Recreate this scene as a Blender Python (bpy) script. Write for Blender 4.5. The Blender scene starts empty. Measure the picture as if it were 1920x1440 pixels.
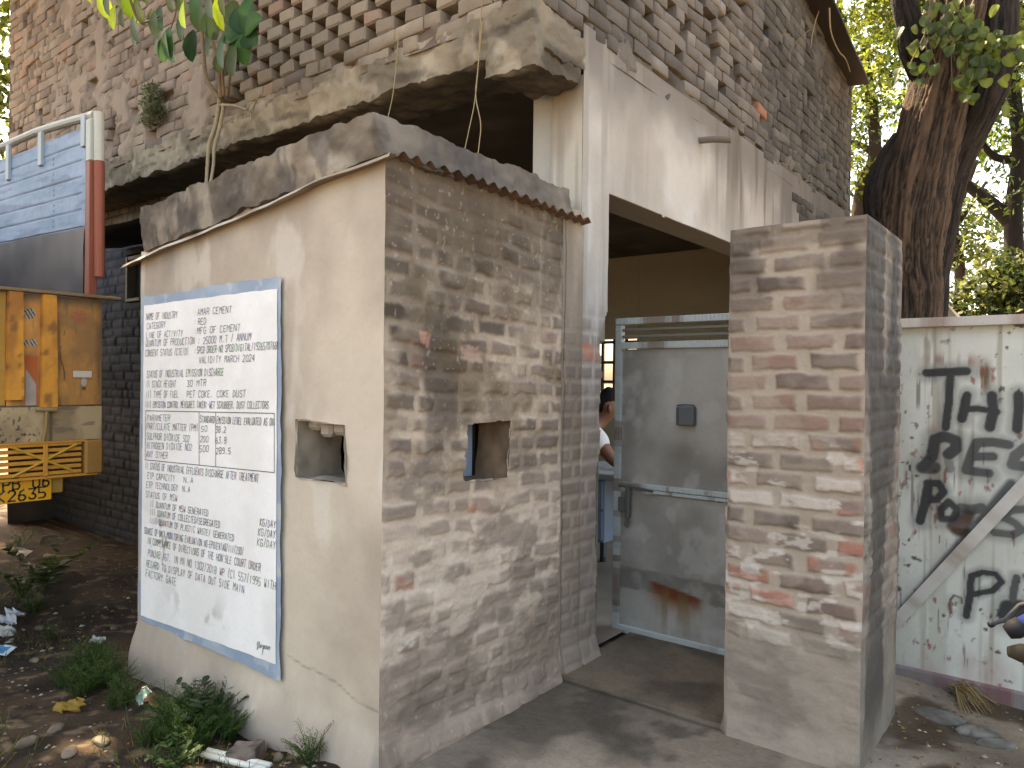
import bpy, math, random
import numpy as np
from mathutils import Vector, Matrix
R = math.radians
S = bpy.context.scene
COL = S.collection

# ------------------------------------------------------------------ camera, world, sun, exposure
FPX = 1380.0; YAW = 38.2; ROLL = .012; HOR = 715; EYE = 1.5
cam = bpy.data.cameras.new('camera'); camo = bpy.data.objects.new('camera', cam); COL.objects.link(camo)
S.camera = camo
cam.sensor_fit = 'HORIZONTAL'; cam.sensor_width = 36; cam.lens = 36 * FPX / 1920
cam.clip_start = .02; cam.clip_end = 2000
_fa = R(90 + YAW)
_fw = Vector((math.cos(_fa), math.sin(_fa), 0)); _rt = Vector((math.sin(_fa), -math.cos(_fa), 0)); _up = Vector((0, 0, 1))
_p = math.atan((HOR - 720) / FPX)
F2 = _fw * math.cos(_p) + _up * math.sin(_p); U2 = _up * math.cos(_p) - _fw * math.sin(_p)
RX = _rt * math.cos(ROLL) + U2 * math.sin(ROLL); UX = U2 * math.cos(ROLL) - _rt * math.sin(ROLL)
CAM = Vector((0, 0, EYE))
camo.matrix_world = Matrix(((RX.x, UX.x, -F2.x, 0), (RX.y, UX.y, -F2.y, 0), (RX.z, UX.z, -F2.z, EYE), (0, 0, 0, 1)))

w = bpy.data.worlds.new('World'); S.world = w; w.use_nodes = True
nt = w.node_tree; bg = nt.nodes['Background']
sky = nt.nodes.new('ShaderNodeTexSky'); sky.sky_type = 'NISHITA'; sky.sun_disc = False
SUN_EL = 56; SUN_TO = Vector((-.97, .24, 0)).normalized()
sky.sun_elevation = R(SUN_EL); sky.sun_rotation = math.atan2(SUN_TO.x, SUN_TO.y)
sky.dust_density = 4; sky.air_density = 1; sky.ozone_density = .6
nt.links.new(sky.outputs[0], bg.inputs[0]); bg.inputs[1].default_value = .15
sl = bpy.data.lights.new('sun', 'SUN'); sl.energy = 4.2; sl.angle = R(.5); sl.color = (1, .9, .76)
so = bpy.data.objects.new('sun', sl); COL.objects.link(so)
_d = -(SUN_TO * math.cos(R(SUN_EL)) + Vector((0, 0, math.sin(R(SUN_EL)))))
so.rotation_euler = _d.to_track_quat('-Z', 'Y').to_euler(); so.location = (-6, 2, 12)
S.view_settings.view_transform = 'Standard'; S.view_settings.look = 'None'
S.view_settings.exposure = 2.5; S.view_settings.gamma = 1
S.view_settings.use_white_balance = True
S.view_settings.white_balance_temperature = 8500; S.view_settings.white_balance_tint = 10

# ------------------------------------------------------------------ measuring helpers
def on(px, py, ax, v):
    """where the sight line of a point of the photograph meets the plane ax = v"""
    d = F2 + RX * ((px - 960) / FPX) + UX * ((720 - py) / FPX)
    i = 'xyz'.index(ax); t = (v - CAM[i]) / d[i]
    return CAM + d * t

# ------------------------------------------------------------------ noise
_rng = np.random.RandomState(11)
_T = _rng.rand(65536)
def _h(i, j, k, s):
    n = (i * 73856093) ^ (j * 19349663) ^ (k * 83492791) ^ (s * 2654435)
    n = (n ^ (n >> 13)) * 1274126177
    return _T[(n ^ (n >> 16)) & 65535]
def n3(x, y, z, s=0):
    x = np.asarray(x, float); y = np.asarray(y, float); z = np.asarray(z, float)
    x, y, z = np.broadcast_arrays(x, y, z)
    i = np.floor(x).astype(np.int64); j = np.floor(y).astype(np.int64); k = np.floor(z).astype(np.int64)
    u = x - i; v = y - j; q = z - k
    u = u * u * (3 - 2 * u); v = v * v * (3 - 2 * v); q = q * q * (3 - 2 * q)
    def L(a, b, t): return a + (b - a) * t
    return L(L(L(_h(i, j, k, s), _h(i + 1, j, k, s), u), L(_h(i, j + 1, k, s), _h(i + 1, j + 1, k, s), u), v),
             L(L(_h(i, j, k + 1, s), _h(i + 1, j, k + 1, s), u), L(_h(i, j + 1, k + 1, s), _h(i + 1, j + 1, k + 1, s), u), v), q)
def fb(x, y, z=0., s=0, o=4, g=.5):
    t = 0; a = 1; n = 0; f = 1
    for k in range(o):
        t = t + a * n3(np.asarray(x) * f, np.asarray(y) * f, np.asarray(z) * f, s + k * 7); n += a; a *= g; f *= 2.03
    return t / n
def ss(a, b, x):
    t = np.clip((x - a) / (b - a), 0, 1); return t * t * (3 - 2 * t)
def lin(*c):
    c = np.array(c, float) / 255.
    return np.where(c <= .04045, c / 12.92, ((c + .055) / 1.055) ** 2.4)
def mixc(a, b, t):
    t = np.asarray(t)[..., None]; return a * (1 - t) + b * t

# ------------------------------------------------------------------ materials
MATS = {}
def mat(name, col=None, rough=.85, bump=.25, bscale=60, var=.18, vscale=9, metal=0, trans=0, spec=.3, dist=.01):
    """procedural: colour attribute (or a flat colour) broken up by two noises, with bump"""
    if name in MATS: return MATS[name]
    m = bpy.data.materials.new(name); m.use_nodes = True; MATS[name] = m
    t = m.node_tree; N = t.nodes; Lk = t.links
    b = N['Principled BSDF']; b.inputs['Roughness'].default_value = rough; b.inputs['Metallic'].default_value = metal
    b.inputs['Specular IOR Level'].default_value = spec
    geo = N.new('ShaderNodeNewGeometry')
    if col is None:
        a = N.new('ShaderNodeAttribute'); a.attribute_name = 'Col'; src = a.outputs['Color']
    else:
        a = N.new('ShaderNodeRGB'); a.outputs[0].default_value = (*[float(c) for c in col], 1); src = a.outputs[0]
    n1 = N.new('ShaderNodeTexNoise'); n1.inputs['Scale'].default_value = vscale; n1.inputs['Detail'].default_value = 8; n1.inputs['Roughness'].default_value = .65
    Lk.new(geo.outputs['Position'], n1.inputs['Vector'])
    n2 = N.new('ShaderNodeTexNoise'); n2.inputs['Scale'].default_value = bscale; n2.inputs['Detail'].default_value = 6; n2.inputs['Roughness'].default_value = .7
    Lk.new(geo.outputs['Position'], n2.inputs['Vector'])
    ad = N.new('ShaderNodeMath'); ad.operation = 'ADD'; Lk.new(n1.outputs[0], ad.inputs[0]); Lk.new(n2.outputs[0], ad.inputs[1])
    mr = N.new('ShaderNodeMapRange'); mr.inputs[1].default_value = .6; mr.inputs[2].default_value = 1.4
    mr.inputs[3].default_value = 1 - var; mr.inputs[4].default_value = 1 + var
    Lk.new(ad.outputs[0], mr.inputs[0])
    mx = N.new('ShaderNodeMix'); mx.data_type = 'RGBA'; mx.blend_type = 'MULTIPLY'; mx.inputs[0].default_value = 1
    Lk.new(src, mx.inputs[6]); Lk.new(mr.outputs[0], mx.inputs[7])
    Lk.new(mx.outputs[2], b.inputs['Base Color'])
    if bump:
        bp = N.new('ShaderNodeBump'); bp.inputs['Strength'].default_value = bump; bp.inputs['Distance'].default_value = dist
        Lk.new(ad.outputs[0], bp.inputs['Height']); Lk.new(bp.outputs[0], b.inputs['Normal'])
    if trans:
        tr = N.new('ShaderNodeBsdfTranslucent'); mh = N.new('ShaderNodeMixShader'); mh.inputs[0].default_value = trans
        hs = N.new('ShaderNodeHueSaturation'); hs.inputs['Value'].default_value = 1.25; hs.inputs['Hue'].default_value = .485; hs.inputs['Saturation'].default_value = 1.1
        Lk.new(mx.outputs[2], hs.inputs['Color']); Lk.new(hs.outputs[0], tr.inputs[0])
        Lk.new(b.outputs[0], mh.inputs[1]); Lk.new(tr.outputs[0], mh.inputs[2])
        Lk.new(mh.outputs[0], N['Material Output'].inputs[0])
    return m

# ------------------------------------------------------------------ object helpers
def tag(o, label=None, cat=None, group=None, kind=None):
    if label: o['label'] = label
    if cat: o['category'] = cat
    if group: o['group'] = group
    if kind: o['kind'] = kind
    return o
def thing(name, loc, label, cat, group=None):
    o = bpy.data.objects.new(name, None); COL.objects.link(o); o.location = loc; o.empty_display_size = .1
    return tag(o, label, cat, group)
class MB:
    def __init__(s): s.v = []; s.f = []; s.c = []
    def add(s, vs, fs, col=(.5, .5, .5)):
        k = len(s.v); s.v += [tuple(p) for p in vs]; s.f += [tuple(i + k for i in f) for f in fs]
        if callable(col): s.c += [tuple(col(p)) for p in vs]
        elif len(col) and hasattr(col[0], '__len__'): s.c += [tuple(c) for c in col]
        else: s.c += [tuple(col)] * len(vs)
        return s
    def box(s, a, b, col=(.5, .5, .5), bev=.004, rot=None, piv=None):
        """axis box from a to b with chamfered edges"""
        a = Vector([min(p, q) for p, q in zip(a, b)]); b2 = Vector([max(p, q) for p, q in zip(a, b)]); b2 = Vector([max(p, q) for p, q in zip(b, b2)])
        c = (a + b2) / 2; h = (b2 - a) / 2; bev = min(bev, min(h) * .45)
        vs = []; ids = {}
        for sx in (-1, 1):
            for sy in (-1, 1):
                for sz in (-1, 1):
                    for ax in range(3):
                        p = [sx * (h.x - bev), sy * (h.y - bev), sz * (h.z - bev)]
                        p[ax] = (sx, sy, sz)[ax] * h[ax]
                        ids[(sx, sy, sz, ax)] = len(vs); vs.append(c + Vector(p))
        fs = []
        for ax in range(3):
            o1, o2 = (ax + 1) % 3, (ax + 2) % 3
            for sg in (-1, 1):
                q = []
                for u, v in ((-1, -1), (1, -1), (1, 1), (-1, 1)):
                    k = [0, 0, 0]; k[ax] = sg; k[o1] = u; k[o2] = v; q.append(ids[(*k, ax)])
                fs.append(q if sg > 0 else q[::-1])
            for u in (-1, 1):
                for v in (-1, 1):
                    k0 = [0, 0, 0]; k1 = [0, 0, 0]; k0[ax] = -1; k1[ax] = 1
                    for k in (k0, k1): k[o1] = u; k[o2] = v
                    q = [ids[(*k0, o1)], ids[(*k1, o1)], ids[(*k1, o2)], ids[(*k0, o2)]]
                    fs.append(q if u * v > 0 else q[::-1])
        for sx in (-1, 1):
            for sy in (-1, 1):
                for sz in (-1, 1):
                    q = [ids[(sx, sy, sz, 0)], ids[(sx, sy, sz, 1)], ids[(sx, sy, sz, 2)]]
                    fs.append(q if sx * sy * sz > 0 else q[::-1])
        if rot is not None:
            pv = Vector(piv) if piv is not None else c
            vs = [pv + rot @ (p - pv) for p in vs]
        return s.add(vs, fs, col)
    def tube(s, pts, rad, n=8, col=(.5, .5, .5), cap=True, squash=None, ridge=None):
        pts = [Vector(p) for p in pts]; m = len(pts)
        if not hasattr(rad, '__len__'): rad = [rad] * m
        vs = []; fs = []; cs = []
        t0 = (pts[1] - pts[0]).normalized(); up = Vector((0, 0, 1)) if abs(t0.z) < .9 else Vector((1, 0, 0))
        x = t0.cross(up).normalized()
        for i, p in enumerate(pts):
            t = (pts[min(i + 1, m - 1)] - pts[max(i - 1, 0)]).normalized()
            x = (x - t * x.dot(t)).normalized(); y = t.cross(x)
            for k in range(n):
                a = 2 * math.pi * k / n; r = rad[i]
                if ridge: r *= ridge(a, i)
                vs.append(p + x * (math.cos(a) * r) + y * (math.sin(a) * r))
        for i in range(m - 1):
            for k in range(n):
                k2 = (k + 1) % n
                fs.append((i * n + k, i * n + k2, (i + 1) * n + k2, (i + 1) * n + k))
        if cap: fs.append(tuple(range(n))[::-1]); fs.append(tuple((m - 1) * n + k for k in range(n)))
        return s.add(vs, fs, col)
    def build(s, name, m, parent=None, smooth=False):
        me = bpy.data.meshes.new(name); me.from_pydata(s.v, [], s.f); me.update()
        if s.c:
            at = me.color_attributes.new('Col', 'FLOAT_COLOR', 'POINT')
            a = np.ones((len(s.v), 4), np.float32); a[:, :3] = np.array(s.c, np.float32)[:, :3]; at.data.foreach_set('color', a.ravel())
        return link(name, me, m, parent, smooth)
def link(name, me, m, parent=None, smooth=False):
    o = bpy.data.objects.new(name, me); COL.objects.link(o); me.materials.append(m)
    if smooth: me.polygons.foreach_set('use_smooth', [True] * len(me.polygons))
    if parent:
        o.parent = parent
        if parent.parent is None: o.matrix_parent_inverse = Matrix.Translation(-parent.location)
    return o
def npmesh(name, P, faces, cols, m, parent=None, smooth=True):
    me = bpy.data.meshes.new(name); n = len(P); k = len(faces)
    me.vertices.add(n); me.vertices.foreach_set('co', np.asarray(P, np.float32).ravel())
    me.loops.add(k * 4); me.loops.foreach_set('vertex_index', np.asarray(faces, np.int32).ravel())
    me.polygons.add(k); me.polygons.foreach_set('loop_start', np.arange(0, k * 4, 4, dtype=np.int32))
    me.update(calc_edges=True); me.validate()
    at = me.color_attributes.new('Col', 'FLOAT_COLOR', 'POINT')
    a = np.ones((n, 4), np.float32); a[:, :3] = cols; at.data.foreach_set('color', a.ravel())
    return link(name, me, m, parent, smooth)
def gridfaces(nu, nv, keep=None):
    i = np.arange(nu * nv).reshape(nu, nv)
    f = np.stack([i[:-1, :-1], i[1:, :-1], i[1:, 1:], i[:-1, 1:]], -1)
    if keep is not None:
        ok = keep[:-1, :-1] & keep[1:, :-1] & keep[1:, 1:] & keep[:-1, 1:]; return f[ok]
    return f.reshape(-1, 4)
def wob(P, amp, fr, s=50):
    x, y, z = P[..., 0] * fr, P[..., 1] * fr, P[..., 2] * fr
    return P + amp * (np.stack([fb(x, y, z, s, 3), fb(x, y, z, s + 30, 3), fb(x, y, z, s + 60, 3)], -1) - .5) * 2
def relief(name, O, U, V, w, h, res, fn, m, parent, N=None, keepfn=None, wb=(.006, 3), flip=False):
    """a wall face as a height field: fn(u, v) -> height, colour"""
    us = np.linspace(0, w, max(2, int(w / res) + 1)); vs = np.linspace(0, h, max(2, int(h / res) + 1))
    u, v = np.meshgrid(us, vs, indexing='ij')
    hh, c = fn(u, v)
    e = np.minimum(np.minimum(u, w - u), np.minimum(v, h - v)); hh = hh * ss(0, .02, e)
    U = np.array(U, float); V = np.array(V, float); Nn = np.cross(U, V) if N is None else np.array(N, float)
    P = np.array(O, float) + u[..., None] * U + v[..., None] * V + hh[..., None] * Nn
    if wb: P = wob(P, *wb)
    k = keepfn(u, v) if keepfn else None
    f = gridfaces(len(us), len(vs), k)
    if np.dot(np.cross(U, V), Nn) < 0: f = f[:, ::-1]
    return npmesh(name, P.reshape(-1, 3), f, c.reshape(-1, 3), m, parent)
def rough_hexa(c8, res, amp, fr, colfn, name, m, parent=None, s=50, only=None, fine=0):
    """a rough block from 8 corners (bottom 4 ccw, top 4 ccw); shared corners keep it closed"""
    c = [np.array(p, float) for p in c8]; Ps = []; Fs = []; k = 0
    quads = [(0, 3, 2, 1), (4, 5, 6, 7), (0, 1, 5, 4), (1, 2, 6, 5), (2, 3, 7, 6), (3, 0, 4, 7)]
    for qi, q in enumerate(quads):
        if only and qi not in only: continue
        a, b, cc, d = [c[i] for i in q]
        nu = max(2, int(max(np.linalg.norm(b - a), np.linalg.norm(cc - d)) / res) + 1); nv = max(2, int(max(np.linalg.norm(d - a), np.linalg.norm(cc - b)) / res) + 1)
        u, v = np.meshgrid(np.linspace(0, 1, nu), np.linspace(0, 1, nv), indexing='ij'); u = u[..., None]; v = v[..., None]
        P = (a * (1 - u) + b * u) * (1 - v) + (d * (1 - u) + cc * u) * v
        Ps.append(P.reshape(-1, 3)); Fs.append(gridfaces(nu, nv) + k); k += nu * nv
    P = np.concatenate(Ps); P = wob(P, amp, fr, s)
    if fine: P = wob(P, fine, 15, s + 3); P = wob(P, fine * .4, 42, s + 4)
    return npmesh(name, P, np.concatenate(Fs), colfn(P), m, parent)

# ------------------------------------------------------------------ brickwork patterns
def bricks(u, v, pitch, widths, seed, tilt=0., wav=.004, vj=0.):
    """row, brick id, distance to the nearest joint"""
    vv = v + tilt * u + wav * 2 * (fb(u * 3, v * 3, seed, seed, 2) - .5)
    uu = u + .010 * (fb(u * 6, v * 9, 3., seed + 5, 2) - .5)
    row = np.floor(vv / pitch).astype(int); fv = vv / pitch - row
    dv = np.minimum(fv, 1 - fv) * pitch
    du = np.zeros_like(u); bid = np.zeros(u.shape, int)
    rs = np.random.RandomState(seed)
    for r in range(row.min(), row.max() + 1):
        ed = [-.5 + rs.rand() * .2 if widths[0] != widths[-1] else -.6 + (r % 2) * widths[0] / 2]
        while ed[-1] < u.max() + .5: ed.append(ed[-1] + widths[rs.randint(len(widths))] * (1 + .1 * (rs.rand() - .5)))
        ed = np.array(ed); mk = row == r
        if not mk.any(): continue
        k = np.searchsorted(ed, uu[mk]) - 1; k = np.clip(k, 0, len(ed) - 2)
        du[mk] = np.minimum(uu[mk] - ed[k], ed[k + 1] - uu[mk]) - vj * rs.rand(len(ed))[k]; bid[mk] = (r - row.min()) * 200 + k
    return row, bid, np.minimum(du, dv), np.abs(fv - .5)
def rnd(bid, s):
    return np.random.RandomState(s).rand(20000 * 3)[bid % 60000]

def A(*c): return lin(*c) * .86
M_WALL = mat('weathered_masonry', None, .92, .35, 70, .13, 11)
M_PLAST = mat('cement_plaster', None, .9, .18, 45, .07, 5, dist=.006)
M_PAINT = mat('weathered_paint', None, .55, .12, 60, .07, 8, dist=.004)
M_METAL = mat('old_sheet_metal', None, .6, .1, 50, .1, 9, dist=.004, spec=.4)
M_SOIL = mat('soil_and_concrete', None, .95, .7, 55, .28, 13, dist=.02)
M_DARK = mat('dark_rubber', None, .75, .1, 40)
M_WOOD = mat('painted_wood', None, .7, .2, 30, .16, 14, dist=.006)
M_BARK = mat('bark', None, .95, .5, 40, .25, 8, dist=.03)
M_LEAF = mat('leaf', None, .5, 0, 20, .2, 5, trans=.45)
M_LEAFD = mat('broad_leaf', None, .5, 0, 20, .14, 14, trans=.3, spec=.2)
M_INK = mat('marker_ink', None, .8, 0, 30, .1, 5)
M_STONE = mat('stone', None, .9, .5, 40, .2, 9)

# ------------------------------------------------------------------ ground (one sheet to the horizon)
def gz(x, y):
    soil = ss(-2.05, -2.25, x) * 1.0
    z = -.012 + .006 * (fb(x * 2, y * 2, 0., 3) - .5)
    zs = -.085 + .09 * (fb(x * .9, y * .9, 1., 5, 5) - .5) + .045 * (fb(x * 6, y * 6, 2., 9, 4) - .5)
    zs = zs + .07 * ss(2.9, 2.3, -x) * ss(1.0, 1.9, y)                   # heaped against the booth corner
    zs = zs + .10 * np.exp(-((x + 6.2) ** 2 / .5 + (y - 2.3) ** 2 / .12))
    z = z * (1 - soil) + zs * soil
    rt = ss(-.75, -.45, x) * ss(3.4, 3.7, y) * ss(4.6, 4.3, y)            # broken edge by the gate
    z = z + rt * (.05 * (fb(x * 5, y * 5, 4., 21) - .5) - .03)
    far = ss(12, 40, np.hypot(x, y))
    return z * (1 - far) - .05 * far
def axis(lo, hi, st, ext):
    a = list(np.arange(lo, hi + st / 2, st)); g = st
    while a[-1] < ext: g *= 1.35; a.append(a[-1] + g)
    b = []; g = st; x = lo
    while x > -ext: g *= 1.35; x -= g; b.append(x)
    return np.array(b[::-1] + a)
gx = axis(-7.2, .8, .017, 400); gy = axis(.7, 4.9, .017, 400)
X, Y = np.meshgrid(gx, gy, indexing='ij'); Z = gz(X, Y)
soil = ss(-2.08, -2.22, X + .12 * (fb(X * 4, Y * 4, 0., 2) - .5))
conc = mixc(A(140, 128, 112), A(104, 95, 82), ss(.38, .66, fb(X * 1.6, Y * 2.2, 0., 31, 5)))
conc = mixc(conc, A(162, 150, 132), .8 * ss(.56, .7, fb(X * 2.4 + 3, Y * 1.3, 0., 37, 5)))
conc = mixc(conc, A(84, 78, 68), .8 * ss(.58, .72, fb(X * 5, Y * 5, 0., 33, 4)))
moss = ss(-1.0, -.6, X + .3 * (fb(X * 3, Y * 3, 0., 41) - .5)) * ss(.47, .6, fb(X * 3.3, Y * 3.3, 0., 43, 5))
conc = mixc(conc, A(66, 52, 34), moss * .85)
edge = np.exp(-((Y - 3.09 - .03 * (fb(X * 3, 0, 0, 8) - .5)) / .012) ** 2) * (X > -2.1) * (X < -1.2)
conc = mixc(conc, A(50, 42, 32), edge * .8)
sc = mixc(A(56, 44, 33), A(88, 70, 53), ss(.35, .68, fb(X * 1.8, Y * 1.8, 0., 51, 5)))
sc = mixc(sc, A(44, 34, 25), ss(.55, .7, fb(X * 6, Y * 6, 0., 53, 4)) * .8)
sc = mixc(sc, A(140, 118, 92), ss(.64, .74, fb(X * 14, Y * 14, 0., 55, 3)) * .7)
gc = mixc(conc, sc, soil)
gc = mixc(gc, lin(125, 108, 86), ss(8, 14, np.hypot(X, Y)) * .8)
ground = npmesh('ground', np.stack([X, Y, Z], -1).reshape(-1, 3), gridfaces(len(gx), len(gy)), gc.reshape(-1, 3), M_SOIL)
tag(ground, kind='structure')
# doorstep slab between the column and the pillar
def cslab(P):
    x, y = P[:, 0], P[:, 1]
    c = mixc(A(132, 118, 100), A(100, 90, 76), ss(.4, .62, fb(x * 3, y * 3, 0., 71, 4)))
    return mixc(c, A(120, 108, 92), ss(.6, .7, fb(x * 5, y * 2, 0., 75, 4)) * .7)
slab = rough_hexa([(-2.14, 3.11, -.1), (-1.1, 3.16, -.1), (-1.1, 4.6, -.1), (-2.14, 4.6, -.1),
                   (-2.14, 3.11, .016), (-1.1, 3.16, .014), (-1.1, 4.6, .02), (-2.14, 4.6, .02)], .03, .01, 3, cslab, 'doorstep_slab', M_SOIL, only=(1, 2, 3))
tag(slab, kind='structure'); slab.name = 'doorstep_pavement'

# ------------------------------------------------------------------ guard booth
BX0, BX1, BY0, BY1 = -4.075, -2.12, 1.9, 3.11
booth = thing('guard_booth', (-3.1, 2.5, 0), 'small plastered guard booth with brick side wall, square peepholes and rough concrete roof', 'booth')
def c_front(u, v):                       # u from the left edge, v from the ground (-.2)
    z = v - .2; n1 = fb(u * 1.5, v * 1.2, 0., 101, 5); n2 = fb(u * 5, v * 2.2, 0., 103, 5)
    c = mixc(A(196, 178, 152), A(168, 150, 128), ss(.36, .66, n1))
    c = mixc(c, A(208, 194, 172), ss(.58, .72, n2) * .55)
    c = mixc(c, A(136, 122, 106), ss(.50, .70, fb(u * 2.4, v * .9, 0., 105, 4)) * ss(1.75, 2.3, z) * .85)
    c = mixc(c, A(150, 136, 118), ss(.2, -.05, z + .25 * (n2 - .5)) * .8)
    crk = np.exp(-((z - .33 + .12 * (u - 1.2) + .05 * (fb(u * 6, 0, 0, 9) - .5)) / .004) ** 2) * ss(1.3, 1.45, u)
    c = mixc(c, A(120, 108, 92), crk * .6)
    c = c * np.array((1.14, 1.21, 1.36))
    h = .010 * (fb(u * 2, v * 2, 0., 111, 3) - .5) + .003 * (fb(u * 14, v * 14, 0., 113, 3) - .5)
    lowbulge = .06 * ss(.16, -.1, z + .12 * (fb(u * 5, 0, 0, 115) - .5) - .10 * ss(1.0, .2, u))
    return h + lowbulge, c
FH = [(-2.655, 1.086), (-2.340, 1.086), (-2.352, 1.31), (-2.655, 1.316)]
def inpoly(x, y, poly):
    r = np.zeros(x.shape, bool); n = len(poly); j = n - 1
    for i in range(n):
        xi, yi = poly[i]; xj, yj = poly[j]
        r ^= ((yi > y) != (yj > y)) & (x < (xj - xi) * (y - yi) / (yj - yi + 1e-9) + xi); j = i
    return r
def k_front(u, v):
    x = BX0 + u + .012 * (fb(u * 18, v * 18, 0, 1) - .5); z = v - .2 + .012 * (fb(u * 18, v * 18, 3, 1) - .5)
    top = 2.155 + .20 * u / 1.95
    return ~inpoly(x, z, FH) & (z < top + .03)
fwall = relief('front_wall', (BX0, BY0, -.2), (1, 0, 0), (0, 0, 1), BX1 - BX0, 2.58, .009, c_front, M_PLAST, booth, N=(0, -1, 0), keepfn=k_front)
TILT = .043
def c_brick(u, v):                       # u from the front corner, v from z = -.1
    z = v - .1
    row, bid, d, fv = bricks(u, v, .0865, [.115, .20, .145, .225, .175], 7, TILT, .016)
    n = fb(u * 15, v * 15, 0., 201, 4); sm = fb(u * 4.2, v * 5.5, 0., 203, 4); big = fb(u * 1.5, v * 1.1, 0., 205, 3)
    m = ss(.007, .027, d + .026 * (n - .5))
    low = ss(1.25, .82, z + .5 * (big - .5))                                # smoother, dusty lower half
    smear = ss(.52, .66, sm) * .7 + low * .16
    m2 = m * np.clip(1 - smear, 0, 1)
    r1 = rnd(bid, 3); r2 = rnd(bid, 4)
    dark = mixc(A(104, 95, 86), A(76, 69, 62), r1)
    dark = mixc(dark, A(140, 124, 114), (r2 > .72) * .7)
    dark = mixc(dark, A(160, 126, 114), (r2 > .95) * .6)
    pale = mixc(A(190, 175, 163), A(150, 138, 127), r1)
    inn = ss(.34, .6, fb(u * 6, v * 7, bid * .37, 209, 3))
    dark = mixc(dark, A(150, 138, 126), np.clip(inn * .45 + (rnd(bid, 6) > .72) * .6, 0, .85))
    bc = mixc(dark, pale, np.clip(low + .28 * ss(.6, 1.2, u), 0, 1))
    mort = mixc(A(196, 182, 164), A(160, 146, 130), ss(.35, .65, fb(u * 7, v * 7, 0., 207, 4)))
    mort = mixc(mort, A(212, 199, 184), low * .85)
    c = mixc(mort, bc, m2)
    mould = ss(.5, .64, fb(u * 3.2, v * 1.3, 0., 211, 5)) * ss(.95, 1.5, z) * (1 - .4 * ss(.6, 1.2, u))
    c = mixc(c, A(92, 83, 75), mould * .85)
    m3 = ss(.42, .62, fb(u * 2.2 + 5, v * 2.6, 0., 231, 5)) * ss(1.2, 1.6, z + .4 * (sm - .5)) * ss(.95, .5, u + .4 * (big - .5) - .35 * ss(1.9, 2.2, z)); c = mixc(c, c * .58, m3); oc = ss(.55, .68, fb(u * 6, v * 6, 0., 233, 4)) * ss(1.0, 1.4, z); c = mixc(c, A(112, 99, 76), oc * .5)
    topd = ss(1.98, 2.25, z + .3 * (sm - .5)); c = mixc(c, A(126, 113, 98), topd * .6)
    runs = ss(.6, .72, fb(u * 22, v * 1.1, 0., 213, 3)) * ss(1.5, 2.0, z) * ss(.5, 1., u); c = mixc(c, A(206, 196, 180), runs * .5)
    wh = ss(.62, .7, fb(u * 7, v * 16, 0., 215, 4)) * np.exp(-((z - .48 - .1 * (u - .4)) / .14) ** 2) * ss(.8, .5, u); c = mixc(c, A(226, 220, 210), wh)
    blot = ss(.50, .64, fb(u * 4.5 + 2, v * 9, 0., 243, 5)) * ss(1.5, 1.1, z); c = mixc(c, A(122, 111, 101), blot * .6)
    und = np.clip(1 - np.abs(fv - .5) * 2, 0, 1); c = mixc(c, c * .8, ss(.75, 1., np.abs(fv - .5) * 2) * low * ss(.45, .6, fb(u * 6, v * 6, 0, 245, 3)) * .8)  # dark course bands low down: shadows beneath bricks put into the colour
    bot = ss(.62, .12, z + .35 * (fb(u * 3, v * 4, 2., 239, 4) - .5)); c = mixc(c, mixc(A(150, 137, 124), A(122, 111, 100), ss(.42, .6, fb(u * 4, v * 7, 3., 241, 4))), bot * .8)
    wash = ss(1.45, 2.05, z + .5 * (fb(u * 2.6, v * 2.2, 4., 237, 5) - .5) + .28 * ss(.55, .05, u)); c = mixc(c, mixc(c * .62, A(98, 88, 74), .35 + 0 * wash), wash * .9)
    for (a, b, ru, rv, cc) in ((.20, 1.66, .045, .03, (190, 144, 128)), (.52, .95, .03, .028, (190, 138, 116)), (.12, .70, .05, .03, (184, 140, 122)), (.5, 1.62, .07, .03, (190, 160, 148))):
        e = ss(1.15, .8, np.maximum(np.abs(u - a) / ru, np.abs(v - .1 - b + TILT * (u - a)) / rv) + 1.6 * (n - .5)); c = mixc(c, A(*cc) * .9, e * .75 * ss(.3, .5, fb(u * 30, v * 30, 1., 235, 3)))
    pin = .5 * ss(.78, .84, fb(u * 60, v * 60, 0., 219, 2)); c = mixc(c, A(214, 204, 190), pin * .5) * np.array((1.12, 1.04, .98))
    h = (m * (.007 - .001 * low) * (1 - .55 * smear)) + .022 * (sm - .5) + .008 * (n - .5) + (r1 - .5) * .008 * m + .016 * low * (fb(u * 4, v * 9, 0., 221, 4) - .5) + .05 * ss(.12, -.04, z + .06 * (sm - .5))
    return h, c
RH = [(2.365, 1.07), (2.655, 1.055), (2.685, 1.315), (2.385, 1.312)]
def k_brick(u, v):
    y = BY0 + u + .014 * (fb(u * 20, v * 20, 0, 1) - .5); z = v - .1 + .014 * (fb(u * 20, v * 20, 3, 1) - .5)
    return ~inpoly(y, z, RH)
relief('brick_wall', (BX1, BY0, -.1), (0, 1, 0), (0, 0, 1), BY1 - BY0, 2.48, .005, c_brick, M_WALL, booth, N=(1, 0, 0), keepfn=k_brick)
def c_pl(a, b, s=0, k=2.):
    def f(P):
        x = P[:, 0] + P[:, 1] * .7; return mixc(A(*a), A(*b), ss(.35, .65, fb(x * k, P[:, 2] * k, P[:, 1] * k, 300 + s, 5)))
    return f
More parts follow.
